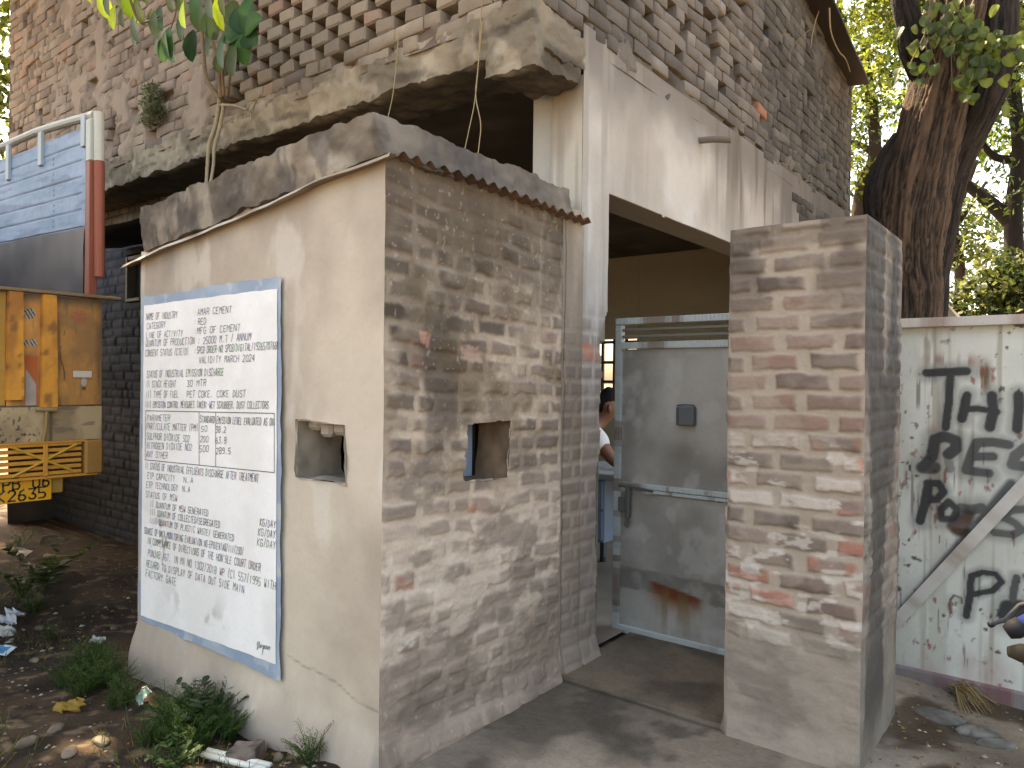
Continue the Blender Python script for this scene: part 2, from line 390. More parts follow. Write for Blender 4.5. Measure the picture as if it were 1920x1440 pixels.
def flat(name, quad, res, colfn, m, parent, amp=.004, s=50):
    a, b, cc, d = [np.array(q, float) for q in quad]
    nu = max(2, int(np.linalg.norm(b - a) / res) + 1); nv = max(2, int(np.linalg.norm(d - a) / res) + 1)
    u, v = np.meshgrid(np.linspace(0, 1, nu), np.linspace(0, 1, nv), indexing='ij'); u = u[..., None]; v = v[..., None]
    P = ((a * (1 - u) + b * u) * (1 - v) + (d * (1 - u) + cc * u) * v).reshape(-1, 3); P = wob(P, amp, 4, s)
    return npmesh(name, P, gridfaces(nu, nv), colfn(P), m, parent)
flat('left_wall', [(BX0, BY1, -.2), (BX0, BY0, -.2), (BX0, BY0, 2.15), (BX0, BY1, 2.15)], .04, c_pl((150, 136, 118), (128, 116, 102)), M_PLAST, booth)
flat('rear_wall', [(BX0, BY1, -.2), (BX1, BY1, -.2), (BX1, BY1, 2.3), (BX0, BY1, 2.3)], .06, c_pl((140, 128, 112), (120, 110, 98)), M_PLAST, booth)
# reveals of the two peepholes (wall thickness)
def reveal(name, pts, din, colfn, lumps):
    P = []; F = []; k = 0
    for i in range(len(pts)):
        a = np.array(pts[i], float); b = np.array(pts[(i + 1) % len(pts)], float); D = np.array(din, float)
        nu = max(3, int(np.linalg.norm(b - a) / .012)); nv = 18
        u, v = np.meshgrid(np.linspace(0, 1, nu), np.linspace(0, 1, nv), indexing='ij'); u = u[..., None]; v = v[..., None]
        Q = (a * (1 - u) + b * u) + D * v
        P.append(Q.reshape(-1, 3)); F.append(gridfaces(nu, nv) + k); k += nu * nv
    P = np.concatenate(P); P = wob(P, lumps, 12, 80)
    return npmesh(name, P, np.concatenate(F), colfn(P), M_PLAST, booth)
reveal('front_peephole', [(x, BY0 - .006, z) for x, z in [(-2.665, 1.078), (-2.332, 1.078), (-2.345, 1.322), (-2.665, 1.326)]], (0, .25, 0), c_pl((172, 160, 144), (140, 130, 118), 3, 8), .014)
reveal('side_peephole', [(BX1 + .006, y, z) for y, z in [(2.358, 1.063), (2.662, 1.048), (2.693, 1.322), (2.378, 1.320)]], (-.20, 0, 0), c_pl((150, 126, 104), (112, 94, 78), 4, 9), .008)
q0, q1, q2, q3 = on(860, 850, 'x', -2.335), on(885, 850, 'x', -2.335), on(886, 850, 'x', -2.37), on(893, 850, 'x', -2.37)
b = MB(); b.box((-2.34, q0.y, 1.03), (-2.333, q1.y, 1.34), A(150, 164, 188), .002); b.box((-2.37, q2.y, 1.03), (-2.36, q3.y, 1.34), A(60, 58, 58), .002)
b.build('peephole_frame', M_METAL, booth)
rg = random.Random(5); b = MB()                                             # broken brick ends over the front peephole
for x0, x1, dz in ((-2.66, -2.58, .05), (-2.575, -2.50, .075), (-2.49, -2.40, .062), (-2.395, -2.33, .07)):
    b.box((x0, BY0 + .05, 1.33 - dz), (x1, BY0 + .22, 1.40), A(176, 164, 150), .014)
b.build('broken_lintel_brick', M_PLAST, booth)
# corrugated tin sheet under the roof slab
def tin_z(x, y): return 2.358 - .113 * (-2.1 - x) - .012 * (y - 1.85)
ny = 260; nx = 40
ys = np.linspace(1.868, 3.27, ny); xs = np.linspace(-4.22, -2.06, nx)
x_, y_ = np.meshgrid(xs, ys, indexing='ij')
wv = np.sin((y_ - 1.85) / .076 * 2 * math.pi)
lip = ss(1.92, 1.87, y_)
z_ = tin_z(x_, y_) + .012 * wv * (1 - lip) + .035 * (fb(x_ * 2.4, y_ * 3, 0., 401, 3) - .5) * ss(1.99, 1.87, y_) + .018 * (fb(x_ * 3, y_ * 2, 0., 403, 3) - .5)
z_ = z_ - .020 * ss(1.884, 1.872, y_)
xx = x_ + .05 * (fb(y_ * 3, 0, 0, 405, 3) - .5) * ss(-2.2, -2.06, x_) 
tc = mixc(A(120, 92, 72), A(84, 66, 52), ss(.4, .6, fb(x_ * 5, y_ * 5, 0., 407, 4)))
tc = mixc(tc, A(176, 160, 140), ss(1.925, 1.89, y_) * .8); tc = mixc(tc, A(206, 194, 178), ss(1.92, 1.88, y_) * ss(-2.35, -2.7, x_) * ss(.34, .5, fb(x_ * 6, 0, 0, 409, 3)) * .9)  # pale lip; its brighter left stretch paints sunlight into the tin colour
yy = y_ - .035 * fb(x_ * 4, 0, 2, 411, 3) * ss(1.95, 1.85, y_)
npmesh('tin_sheet', np.stack([xx, yy, z_], -1).reshape(-1, 3), gridfaces(nx, ny), tc.reshape(-1, 3), M_METAL, booth)
def c_slab(P):
    x, y, z = P.T; n = fb(x * 2.2, y * 2.2, z * 2.2, 421, 5)
    c = mixc(A(146, 133, 117), A(100, 92, 83), ss(.36, .6, n)); c = mixc(c, A(124, 115, 104), ss(-2.5, -2.2, x) * .45)
    c = mixc(c, A(176, 166, 150), ss(.6, .72, fb(x * 5, y * 5, z * 3, 425, 4)) * .7)
    st = ss(.5, .62, fb(x * 24, y * 24, z * 2, 427, 3)) * ss(.45, .6, fb(x * 1.6, y * 1.6, 0, 429, 2))
    c = mixc(c, A(92, 86, 82), st * .75)
    return mixc(c, A(84, 78, 74), ss(.55, .68, fb(x * 7, y * 7, z * 7, 431, 4)) * .55)
def sl(x, y, z): return (x, y, z)
rough_hexa([(-4.02, 1.875, tin_z(-4.02, 1.9) + .02), (-2.11, 1.875, tin_z(-2.11, 1.9) + .004), (-2.095, 3.16, tin_z(-2.1, 3.1) + .004), (-4.02, 3.12, tin_z(-4, 3.1) + .02),
            (-3.99, 1.85, 2.395), (-2.14, 1.85, 2.515), (-2.115, 3.15, 2.490), (-3.99, 3.12, 2.40)], .0125, .026, 4.6, c_slab, 'roof_slab', M_WALL, booth, 60, None, .014)

# ------------------------------------------------------------------ lettering: a small stroke alphabet (x 0-4, y 0-6)
G = {'A': '002640,1232', 'B': '00063645443303,3342413000', 'C': '4536160501103041', 'D': '00062644422000', 'E': '46060040,0333', 'F': '460600,0333',
     'G': '4536160501103041432 3'.replace(' ', ''), 'H': '0006,4046,0343', 'I': '2026', 'J': '3631201001', 'K': '0006,460340', 'L': '060040', 'M': '0006234640', 'N': '00064046',
     'O': '100105163645413010', 'P': '00063645443303', 'Q': '100105163645413010,2240', 'R': '00063645443303,2340', 'S': '4536160504133342413010 01'.replace(' ', ''),
     'T': '0646,2620', 'U': '060110304146', 'V': '062046', 'W': '0610233046', 'X': '0046,0640', 'Y': '062346,2320', 'Z': '06460040', '0': '100105163645413010',
     '1': '152620', '2': '051636454400 40'.replace(' ', ''), '3': '0646233342413010 01'.replace(' ', ''), '4': '40460242'.replace('4046', '3036') + '', '5': '46060333424130 00'.replace(' ', ''),
     '6': '361501103041423303', '7': '064610', '8': '1304051636454433130201103041423 3'.replace(' ', ''), '9': '104145361605041343', '/': '1037', ':': '2122,2425', '.': '2021', ',': '2110',
     '-': '1333', '(': '37251220'.replace('12', '12'), ')': '17252230', "'": '2625', '|': '2027'}
G['4'] = '3036,360242'
def write(mb, text, A3, B3, hgt, wd, nrm, col, rs, jit=.25, slant=.12, fade=0):
    """text on a straight base line from A3 to B3"""
    A3 = Vector(A3); B3 = Vector(B3); D = B3 - A3; n = len(text); adv = D.length / max(n - .25, 1); d = D.normalized(); nrm = Vector(nrm); up = Vector((0, 0, 1))
    for i, ch in enumerate(text):
        if ch == ' ' or ch not in G: continue
        sx = adv * .66 / 4; sy = hgt / 6 * (1 + .12 * (rs.random() - .5)); ox = i * adv + adv * .06 * (rs.random() - .5); oy = hgt * .05 * (rs.random() - .5)
        cc = tuple(c + (.25 * rs.random() if rs.random() < fade else .03 * rs.random()) for c in col)
        for st in G[ch].split(','):
            p = [(int(st[k]), int(st[k + 1])) for k in range(0, len(st), 2)]
            q = [A3 + d * (ox + (x + jit * (rs.random() - .5)) * sx + y * sy * slant) + up * (oy + (y + jit * (rs.random() - .5)) * sy) for x, y in p]
            for a, b2 in zip(q[:-1], q[1:]):
                t = (b2 - a); L = t.length
                if L < 1e-5: continue
                t /= L; s = t.cross(nrm) * (wd / 2); e = t * (wd * .35)
                mb.add([a - s - e, b2 - s + e, b2 + s + e, a + s - e], [(0, 1, 2, 3)], cc)

# ------------------------------------------------------------------ painted notice on the booth
NY = BY0 - .017
notice = thing('notice_board', (-3.4, NY, 1.07), 'white notice with pale blue border and handwritten black lettering on the booth wall', 'sign')
def P_(x, y): return on(x, y, 'y', NY)
SO = [(266, 558), (528, 517), (525, 1276), (260, 1160)]; SI = [(271, 573), (521, 541), (518, 1245), (265, 1155 - 2)]
def quadgrid(q, n, m, off, wobble=0, s=1):
    a, b, c, d = [np.array(P_(*p)) for p in (q[3], q[2], q[1], q[0])]
    u, v = np.meshgrid(np.linspace(0, 1, n), np.linspace(0, 1, m), indexing='ij')
    U = u[..., None]; V = v[..., None]; P = (a * (1 - U) + b * U) * (1 - V) + (d * (1 - U) + c * U) * V
    e = np.minimum(np.minimum(u, 1 - u), np.minimum(v, 1 - v))
    if wobble:
        P[..., 0] += wobble * (fb(P[..., 2] * 9, 0, s, s, 3) - .5) * (e < .004); P[..., 2] += wobble * (fb(P[..., 0] * 9, 0, s, s + 9, 3) - .5) * (e < .004)
    P[..., 1] += off - .004 * (1 - ss(0, .001, e)) * 0
    return P, u, v
def c_white(P):
    x, z = P[:, 0], P[:, 2]
    c = mixc(A(252, 251, 248), A(242, 240, 236), ss(.4, .65, fb(x * 3, z * 3, 0, 501, 4)))
    dirt = ss(.57, .7, fb(x * 9, z * 9, 0, 503, 5)) * np.exp(-((z - .36 + .05 * (x + 3.4)) / .09) ** 2) * np.exp(-((x + 3.42) / .22) ** 2)
    d2 = ss(.6, .7, fb(x * 26, z * 26, 0, 505, 3)) * np.exp(-((z - .62) / .12) ** 2) * np.exp(-((x + 3.75) / .12) ** 2)
    sm = np.exp(-((z - .735) / .045) ** 2 - ((x + 3.80) / .05) ** 2) * ss(.4, .6, fb(x * 20, z * 20, 0, 507, 3))
    return mixc(c, A(150, 148, 142), np.clip(dirt * .8 + d2 * .8 + sm * .7, 0, 1))
def c_blue(P):
    x, z = P[:, 0], P[:, 2]
    c = mixc(A(164, 180, 196), A(146, 164, 184), ss(.4, .6, fb(x * 4, z * 4, 0, 511, 4)))
    return mixc(c, A(196, 200, 200), ss(.62, .74, fb(x * 12, z * 12, 0, 513, 4)) * .6)
P, u, v = quadgrid(SO, 160, 200, 0, .02, 3)
npmesh('blue_border', P.reshape(-1, 3), gridfaces(160, 200), c_blue(P.reshape(-1, 3)), M_PAINT, notice)
P, u, v = quadgrid(SI, 160, 200, -.003, .006, 5)
npmesh('white_panel', P.reshape(-1, 3), gridfaces(160, 200), c_white(P.reshape(-1, 3)), M_PAINT, notice)
LINES = [("NAME OF INDUSTRY", 274, 600, 332, 596, 14), (":", 364, 592, 368, 592, 11), ("AMAR CEMENT", 370, 591, 434, 586, 14), ("CATEGORY", 275, 617, 310, 614, 13), (":", 364, 609, 368, 609, 11), ("RED", 371, 608, 386, 608, 13),
 ("LINE OF ACTIVITY", 274, 634, 342, 630, 13), (":", 364, 627, 368, 627, 11), ("MFG OF CEMENT", 369, 626, 450, 620, 14), ("QUANTUM OF PRODUCTION", 273, 650, 364, 645, 14), (": 25000 M.T / ANNUM", 371, 646, 470, 637, 15),
 ("CONSENT STATUS (CTE/O)", 272, 668, 353, 665, 14), (":", 364, 663, 368, 663, 11), ("SPCB ORDER-NO SPCB/DIGITAL/1926570768", 369, 663, 519, 654, 15), ("VALIDITY MARCH 2024", 373, 681, 477, 677, 14),
 ("STATUS OF INDUSTRIAL EMISSION DISCHARGE", 275, 708, 419, 704, 15), ("I) STACK HEIGHT", 274, 726, 329, 726, 14), ("30 MTR", 350, 725, 386, 723, 13), ("II) TYPE OF FUEL", 273, 746, 334, 745, 14),
 ("PET COKE, COKE DUST", 350, 745, 460, 744, 14), ("III) EMISSION CONTROL MEASURES TAKEN:-WET SCRUBBER, DUST COLLECTORS", 272, 764, 503, 766, 14),
 ("PARAMETER", 276, 789, 318, 789, 13), ("STANDARD", 375, 792, 402, 793, 14), ("EMISSION LEVEL EVALUATED AS ON", 406, 794, 512, 798, 15), ("PARTICULATE MATTER (PM)", 275, 805, 371, 809, 14), ("50", 377, 809, 388, 809, 12), ("38.2", 404, 811, 423, 811, 13),
 ("SULPHUR DIOXIDE SO2", 275, 823, 355, 829, 14), ("200", 375, 829, 390, 829, 13), ("63.8", 404, 831, 424, 831, 13), ("NITROGEN DIOXIDE NO2", 275, 841, 359, 845, 14), ("500", 374, 847, 391, 847, 13), ("289.5", 405, 851, 432, 851, 13), ("ANY OTHER", 274, 857, 314, 860, 13),
 ("II STATUS OF INDUSTRIAL EFFLUENTS DISCHARGE AFTER TREATMENT", 272, 879, 484, 904, 15), ("ETP CAPACITY", 276, 897, 327, 903, 13), ("N.A", 344, 905, 362, 906, 12), ("ETP TECHNOLOGY", 274, 914, 333, 921, 13), ("N.A", 342, 922, 356, 923, 12), ("STATUS OF MSW", 273, 932, 332, 940, 13),
 ("I) QUANTUM OF MSW GENERATED", 281, 950, 390, 968, 13), ("II) QUANTUM OF COLLECTED/SEGREGATED", 281, 965, 412, 990, 13), ("III) QUANTUM OF PLASTIC WASTE/ GENERATED", 280, 981, 438, 1015, 13),
 ("KG/DAY", 487, 986, 516, 990, 15), ("KG/DAY", 484, 1004, 516, 1009, 15), ("KG/DAY", 482, 1023, 516, 1029, 15), ("SOURCE OF DATA MONITORING EVALUATION NO-EPU/EV/AQ/III/230/", 270, 1000, 456, 1041, 14),
 ("IN COMPLIANCE OF DIRECTIONS OF THE HON'BLE COURT ORDER", 276, 1019, 488, 1071, 15), ("PUNJAB AGT. IN MA NO 1302/2018 WP (C) 557/1995 WITH", 277, 1042, 516, 1106, 16), ("REGARD TO DISPLAY OF DATA OUT SIDE MAIN", 274, 1062, 457, 1112, 15), ("FACTORY GATE", 273, 1081, 330, 1098, 15)]
rs = random.Random(3); mb = MB()
NY -= .0055
for t, x0, y0, x1, y1, hp in LINES:
    a, b2 = P_(x0, y0), P_(x1, y1); dep = (((a + b2) / 2) - CAM).dot(F2)
    write(mb, t, a, b2, hp * .88 * dep / FPX, .0026, (0, -1, 0), (.055, .055, .06), rs, fade=.35 if x0 < 300 else .12)
a = P_(481, 1219); d_ = P_(506, 1225) - a                                         # signature scrawl
prev = None
for k in range(40):
    t = k / 39; p = a + d_ * t + Vector((.008 * math.sin(k * 1.25), 0, .022 + (.022 if k < 9 else .010) * math.sin(k * 1.25) - (.03 if 17 < k < 20 else 0)))
    if prev is not None: t_ = (p - prev).normalized(); s_ = t_.cross(Vector((0, -1, 0))) * .0011; mb.add([prev - s_, p - s_, p + s_, prev + s_], [(0, 1, 2, 3)], (.05, .05, .06))
    prev = p
mb.build('lettering', M_INK, notice)
mb = MB()
def line_(p, q, wd=.0032):
    a, b2 = P_(*p), P_(*q); t = (b2 - a).normalized(); s_ = t.cross(Vector((0, -1, 0))) * wd / 2; mb.add([a - s_, b2 - s_, b2 + s_, a + s_], [(0, 1, 2, 3)], (.05, .045, .04))
for p, q in (((273, 770), (514, 775)), ((514, 775), (514, 886)), ((514, 886), (272, 862)), ((272, 862), (273, 770)), ((373, 772), (373, 872)), ((404, 773), (404, 875))): line_(p, q)
mb.build('table_ruling', M_INK, notice)

# ------------------------------------------------------------------ main building
FX = -2.12; OY = 2.82; WX0 = -9.05; WY1 = 8.72
bld = thing('brick_building', (-5.4, 5.8, 0), 'old two storey brick building with honeycomb upper walls over a crumbling concrete beam', 'building')
def brick_run(name, O, U, L, z0, z1, dep, holes, seed, tint, parent, topfn=None, gapp=.0, hfrac=.25):
    """courses of separate weathered bricks in ONE mesh (a wall of masonry)"""
    rs = np.random.RandomState(seed); O = np.array(O, float); U = np.array(U, float); N = np.array((U[1], -U[0], 0.)); Zv = np.array((0, 0, 1.))
    p = .0845; Vs = []; Fs = []; Cs = []; k = 0
    # template brick: 5 x 4 x 3 lattice shell with rounded edges
    gu = np.array([0, .05, .35, .65, .95, 1]); gv = np.array([0, .12, .5, .88, 1]); gw = np.array([0, .1, 1])
    T = []; TF = []
    def patch(fn, n, m):
        s = len(T)
        for i in range(n):
            for j in range(m): T.append(fn(i, j))
        for i in range(n - 1):
            for j in range(m - 1): TF.append((s + i * m + j, s + (i + 1) * m + j, s + (i + 1) * m + j + 1, s + i * m + j + 1))
    patch(lambda i, j: (gu[i], gv[j], 0), 6, 5)
    patch(lambda i, j: (0, gv[4 - j], gw[i]), 3, 5); patch(lambda i, j: (1, gv[j], gw[i]), 3, 5)
    patch(lambda i, j: (gu[i], 0, gw[2 - j]), 6, 3); patch(lambda i, j: (gu[i], 1, gw[j]), 6, 3)
    T = np.array(T, float); TF = np.array(TF)
    eu = np.minimum(T[:, 0], 1 - T[:, 0]); ev = np.minimum(T[:, 1], 1 - T[:, 1]); ew = T[:, 2]
    nrow = int((z1 - z0) / p)
    for r in range(nrow):
        zz = z0 + r * p; x = -rs.rand() * .23
        while x < L:
            hd = rs.rand() < hfrac; bl = (.112 if hd else .228) * (1 + .06 * (rs.rand() - .5)); st = bl + .007
            xa, xb = max(x, 0), min(x + bl, L); x += st
            if xb - xa < .05: continue
            xm = (xa + xb) / 2
            if topfn and zz > topfn(xm): continue
            lat = holes(xm, zz) if holes else 0
            if lat == 2:
                continue
            inset = 0
            if lat == 1: pass
            if rs.rand() < (gapp(xm, zz, hd) if callable(gapp) else gapp): inset = .07 + .04 * rs.rand()
            jd = (rs.rand() - .5) * .014 - inset; tl = (rs.rand() - .5) * .012; tz = (rs.rand() - .5) * .008; bh = .0755 + rs.rand() * .007
            w_ = xb - xa; rr = .003 + .006 * rs.rand()
            lx = xa + T[:, 0] * w_; lz = zz + T[:, 1] * bh; ld = T[:, 2] * dep
            rec = rr * (np.where(ev == 0, .9, 0) + np.where(eu == 0, .9, 0)) * (ew == 0)
            lx = np.where((eu == 0), lx + np.sign(.5 - T[:, 0]) * rr * .25 * (ew == 0), lx)
            lz = lz + (lx - xm) * tz * 4 + np.where(ev == 0, np.sign(.5 - T[:, 1]) * rr * .3 * (ew == 0), 0)
            d = ld + rec - jd + (lx - xm) * tl * 6
            P = O + lx[:, None] * U + lz[:, None] * Zv - d[:, None] * N
            Vs.append(P); Fs.append(TF + k); k += len(P)
            Cs.append(np.repeat(tint(xm, zz, rs)[None], len(P), 0))
    if not Vs: return
    P = np.concatenate(Vs); P = wob(P, .006, 18, seed); P = wob(P, .016, 1.6, seed + 5)
    C_ = np.concatenate(Cs); n = fb(P[:, 0] * 9, P[:, 1] * 9, P[:, 2] * 9, seed + 9, 4)
    C_ = mixc(C_, C_ * 1.45, ss(.5, .68, n) * .5); C_ = mixc(C_, C_ * .6, ss(.50, .68, fb(P[:, 0] * 2.3, P[:, 1] * 2.3, P[:, 2] * .9, seed + 13, 4)) * .6)
    C_ = C_ * (.86 + .3 * fb(P[:, 0] * 30, P[:, 1] * 30, P[:, 2] * 30, seed + 11, 2))[:, None]
    npmesh(name, P, np.concatenate(Fs), C_, M_WALL, parent, smooth=False)
# honeycomb zone on the front: every second brick left out, staggered
Lf = FX - WX0
def lattice_front(x, z):
    X = WX0 + x; r = int(round((z - 3.34) / .0845))
    inside = (-4.75 + (.25 if r % 3 == 0 else 0) < X < -2.75 and 3.55 < z < 4.6) or (-7.6 < X < -6.4 and 4.75 < z < 5.2 and r % 2)
    if not inside: return 0
    return 2 if int((X + 20) / .118 + r) % 2 else 1
def run_lattice(O, U, L, z0, z1, seed, tint):
    """the honeycomb panel: header bricks with open gaps"""
    rs = np.random.RandomState(seed); mb = MB(); O = Vector(O); U = Vector(U); N = Vector((U.y, -U.x, 0)); p = .0845
    for r in range(int((z1 - z0) / p)):
        x = (r % 2) * .118 - .1
        while x < L:
            a, c = max(0, x), min(L, x + .150); x += .236
            if c - a < .04: continue
            j = (rs.rand() - .5) * .02; zz = z0 + r * p
            q0 = O + U * a + N * (j); t = tint((a + c) / 2, zz, rs)
            mb.box(q0 + Vector((0, 0, zz)), O + U * c - N * .2 + Vector((0, 0, zz + .083)), t, .011, Matrix.Rotation((rs.rand() - .5) * .06, 3, 'Z') @ Matrix.Rotation((rs.rand() - .5) * .05, 3, 'Y'))
    V = np.array(mb.v); V = wob(V, .012, 14, seed); mb.v = [tuple(q) for q in V]
    return mb
def tint_f(x, z, rs):
    r = rs.rand(); X = WX0 + x
    c = mixc(A(156, 141, 128), A(132, 118, 107), r)
    if X > -5.2: c = mixc(A(160, 145, 126), A(132, 117, 101), r)
    if rs.rand() < .05: c = mixc(c, A(166, 130, 112), .5)
    if rs.rand() < .07: c = mixc(c, A(108, 98, 92), .6)
    return c
def tint_s(x, z, rs):
    r = rs.rand(); c = mixc(A(124, 115, 106), A(92, 85, 78), r)
    if rs.rand() < .1: c = mixc(c, A(146, 138, 128), .7)
    if 3.0 < x < 3.3 and 3.6 < z < 3.72: c = mixc(c, A(176, 116, 86), .7)
    if x > 3.2: c = mixc(c, A(70, 68, 62), .45)
    return c
def holes_f(x, z):
    X = WX0 + x
    return 2 if (-4.78 < X < -2.50 and 3.46 < z < 4.5) else 0
ztop = 6.2
brick_run('upper_front_brickwork', (WX0, OY, 0), (1, 0, 0), Lf, 3.30, ztop, .10, holes_f, 21, tint_f, bld, gapp=lambda x, z, hd: .30 if hd else .04, hfrac=.45)
lm = run_lattice((-4.80, OY, 0), (1, 0, 0), 2.32, 3.469, 4.57, 23, lambda a, z, rs: tint_f(5, z, rs)); lm.build('honeycomb_panel', M_WALL, bld)
Ls = WY1 - OY
def tops(x): return 6.2 if x < 3.4 else 5.02
def bot_s(x): return 3.38
brick_run('upper_side_brickwork', (FX, OY, 0), (0, 1, 0), Ls, 3.26, ztop, .10, lambda x, z: 2 if z < (3.33 if x < .55 else 3.30 + .05 * math.sin(x * 5) + (.10 if 1.0 < x < 2.4 else .04)) - (.9 if x > 4.75 else .45 if x > 4.1 else 0) * 0 else 0, 25, tint_s, bld, topfn=tops, gapp=lambda x, z, hd: (.62 if hd else .06) if x < 2.6 and z > 3.52 else (.12 if hd else .03), hfrac=.5)
def c_mort(u, v):
    n = fb(u * 2.2, v * 2.2, 0., 601, 5); c = mixc(A(150, 134, 120), A(112, 98, 86), ss(.36, .64, n)); return c
def mortar_f(u, v):
    c = c_mort(u, v); X = WX0 + u
    cover = .85 * ss(.56, .66, fb(u * 4.5, v * 5, 0., 603, 5)) * ss(.46, .6, fb(u * 1.2, v * 1.3, 0., 604, 3)) * ss(-4.6, -5.2, X) + ss(.66, .74, fb(u * 2.6, v * 3, 0., 605, 4)) * .6
    h = -.055 + .075 * np.clip(cover, 0, 1) + .042 * ss(.38, .46, fb(u * 7, v * 7, 0., 609, 3)) + .022 * (fb(u * 14, v * 14, 0., 607, 3) - .5)
    h = np.minimum(h, .003 + .006 * fb(u * 20, v * 20, 0., 602, 2))
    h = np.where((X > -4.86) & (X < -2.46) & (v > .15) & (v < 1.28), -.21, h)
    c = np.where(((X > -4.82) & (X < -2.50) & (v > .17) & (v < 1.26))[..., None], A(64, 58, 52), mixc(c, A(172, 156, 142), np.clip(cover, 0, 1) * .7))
    return h, c
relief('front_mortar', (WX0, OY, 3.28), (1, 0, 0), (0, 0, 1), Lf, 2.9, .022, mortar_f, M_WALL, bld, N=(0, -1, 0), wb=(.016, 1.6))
def mortar_s(u, v):
    cover = .6 * ss(.62, .74, fb(u * 3.5, v * 5, 0., 613, 4))
    c = mixc(A(118, 110, 101), A(88, 82, 76), ss(.36, .64, fb(u * 2.2, v * 2.2, 0., 611, 5)))
    lo = ss(.10, .0, v) * .0
    dp = ss(2.9, 2.4, u) * ss(.2, .3, v); c = mixc(c, c * .6, dp)
    return -.05 * dp + np.minimum(.002, -.055 + .042 * ss(.40, .48, fb(u * 7, v * 7, 0., 619, 3)) + .03 * cover) + .022 * (fb(u * 14, v * 14, 0., 617, 3) - .5) - .0 * lo, c
brick_run('low_side_brickwork', (FX + .012, 6.72, 0), (0, 1, 0), WY1 - 6.72, 2.30, 3.30, .06, lambda x, z: 2 if x < .25 * math.sin(z * 9) * .3 + .06 else 0, 27, lambda x, z, rs: tint_s(4.2, z, rs) * .9, bld, gapp=.04, hfrac=.5)
relief('side_mortar', (FX, OY, 3.28), (0, 1, 0), (0, 0, 1), Ls, 1.82, .022, mortar_s, M_WALL, bld, N=(1, 0, 0), wb=(.016, 1.6))
# crumbling concrete floor beam carrying the upper wall
def c_beam(P):
    x, y, z = P.T; n = fb(x * 2.5, y * 2.5, z * 2.5, 621, 5)
    c = mixc(A(172, 160, 140), A(132, 122, 106), ss(.38, .64, n))
    c = mixc(c, A(196, 184, 164), ss(.56, .7, fb(x * 7, y * 7, z * 7, 623, 4)) * .6)
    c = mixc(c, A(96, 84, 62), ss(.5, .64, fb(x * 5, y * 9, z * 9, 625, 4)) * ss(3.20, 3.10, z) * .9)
    c = mixc(c, A(82, 72, 60), ss(2.86, 2.95, y) * ss(3.2, 3.15, z + .03 * (n - .5)) * .85)  # soffit behind the front edge darkened: recess shade painted into the colour
    return mixc(c, A(78, 72, 66), ss(.6, .7, fb(x * 3, y * 12, z * 16, 629, 4)) * .6)
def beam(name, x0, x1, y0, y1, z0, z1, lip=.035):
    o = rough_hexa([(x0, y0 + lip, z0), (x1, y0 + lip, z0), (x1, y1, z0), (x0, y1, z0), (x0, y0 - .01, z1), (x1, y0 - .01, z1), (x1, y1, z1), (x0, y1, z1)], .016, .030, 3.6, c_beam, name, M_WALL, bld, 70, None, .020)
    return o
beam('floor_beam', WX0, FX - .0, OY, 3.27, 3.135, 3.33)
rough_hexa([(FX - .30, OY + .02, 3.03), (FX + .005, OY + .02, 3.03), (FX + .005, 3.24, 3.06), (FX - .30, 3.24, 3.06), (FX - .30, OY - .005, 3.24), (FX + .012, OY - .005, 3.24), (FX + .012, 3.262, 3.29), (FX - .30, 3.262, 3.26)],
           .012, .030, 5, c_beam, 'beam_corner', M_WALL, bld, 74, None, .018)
# ceiling slab / roof deck and dark room behind
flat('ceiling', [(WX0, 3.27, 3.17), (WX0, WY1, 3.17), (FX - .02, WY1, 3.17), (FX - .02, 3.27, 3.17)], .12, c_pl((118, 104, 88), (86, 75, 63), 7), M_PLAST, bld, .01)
flat('roof_deck', [(WX0, OY + .2, 5.0), (FX - .1, OY + .2, 5.0), (FX - .1, WY1, 5.0), (WX0, WY1, 5.0)], .5, c_pl((120, 110, 98), (100, 92, 82), 8), M_PLAST, bld, .01)
flat('room_floor', [(WX0, 3.35, .02), (FX - .05, 3.35, .02), (FX - .05, WY1, .02), (WX0, WY1, .02)], .2, c_pl((160, 148, 132), (130, 120, 106), 9), M_PLAST, bld, .004)
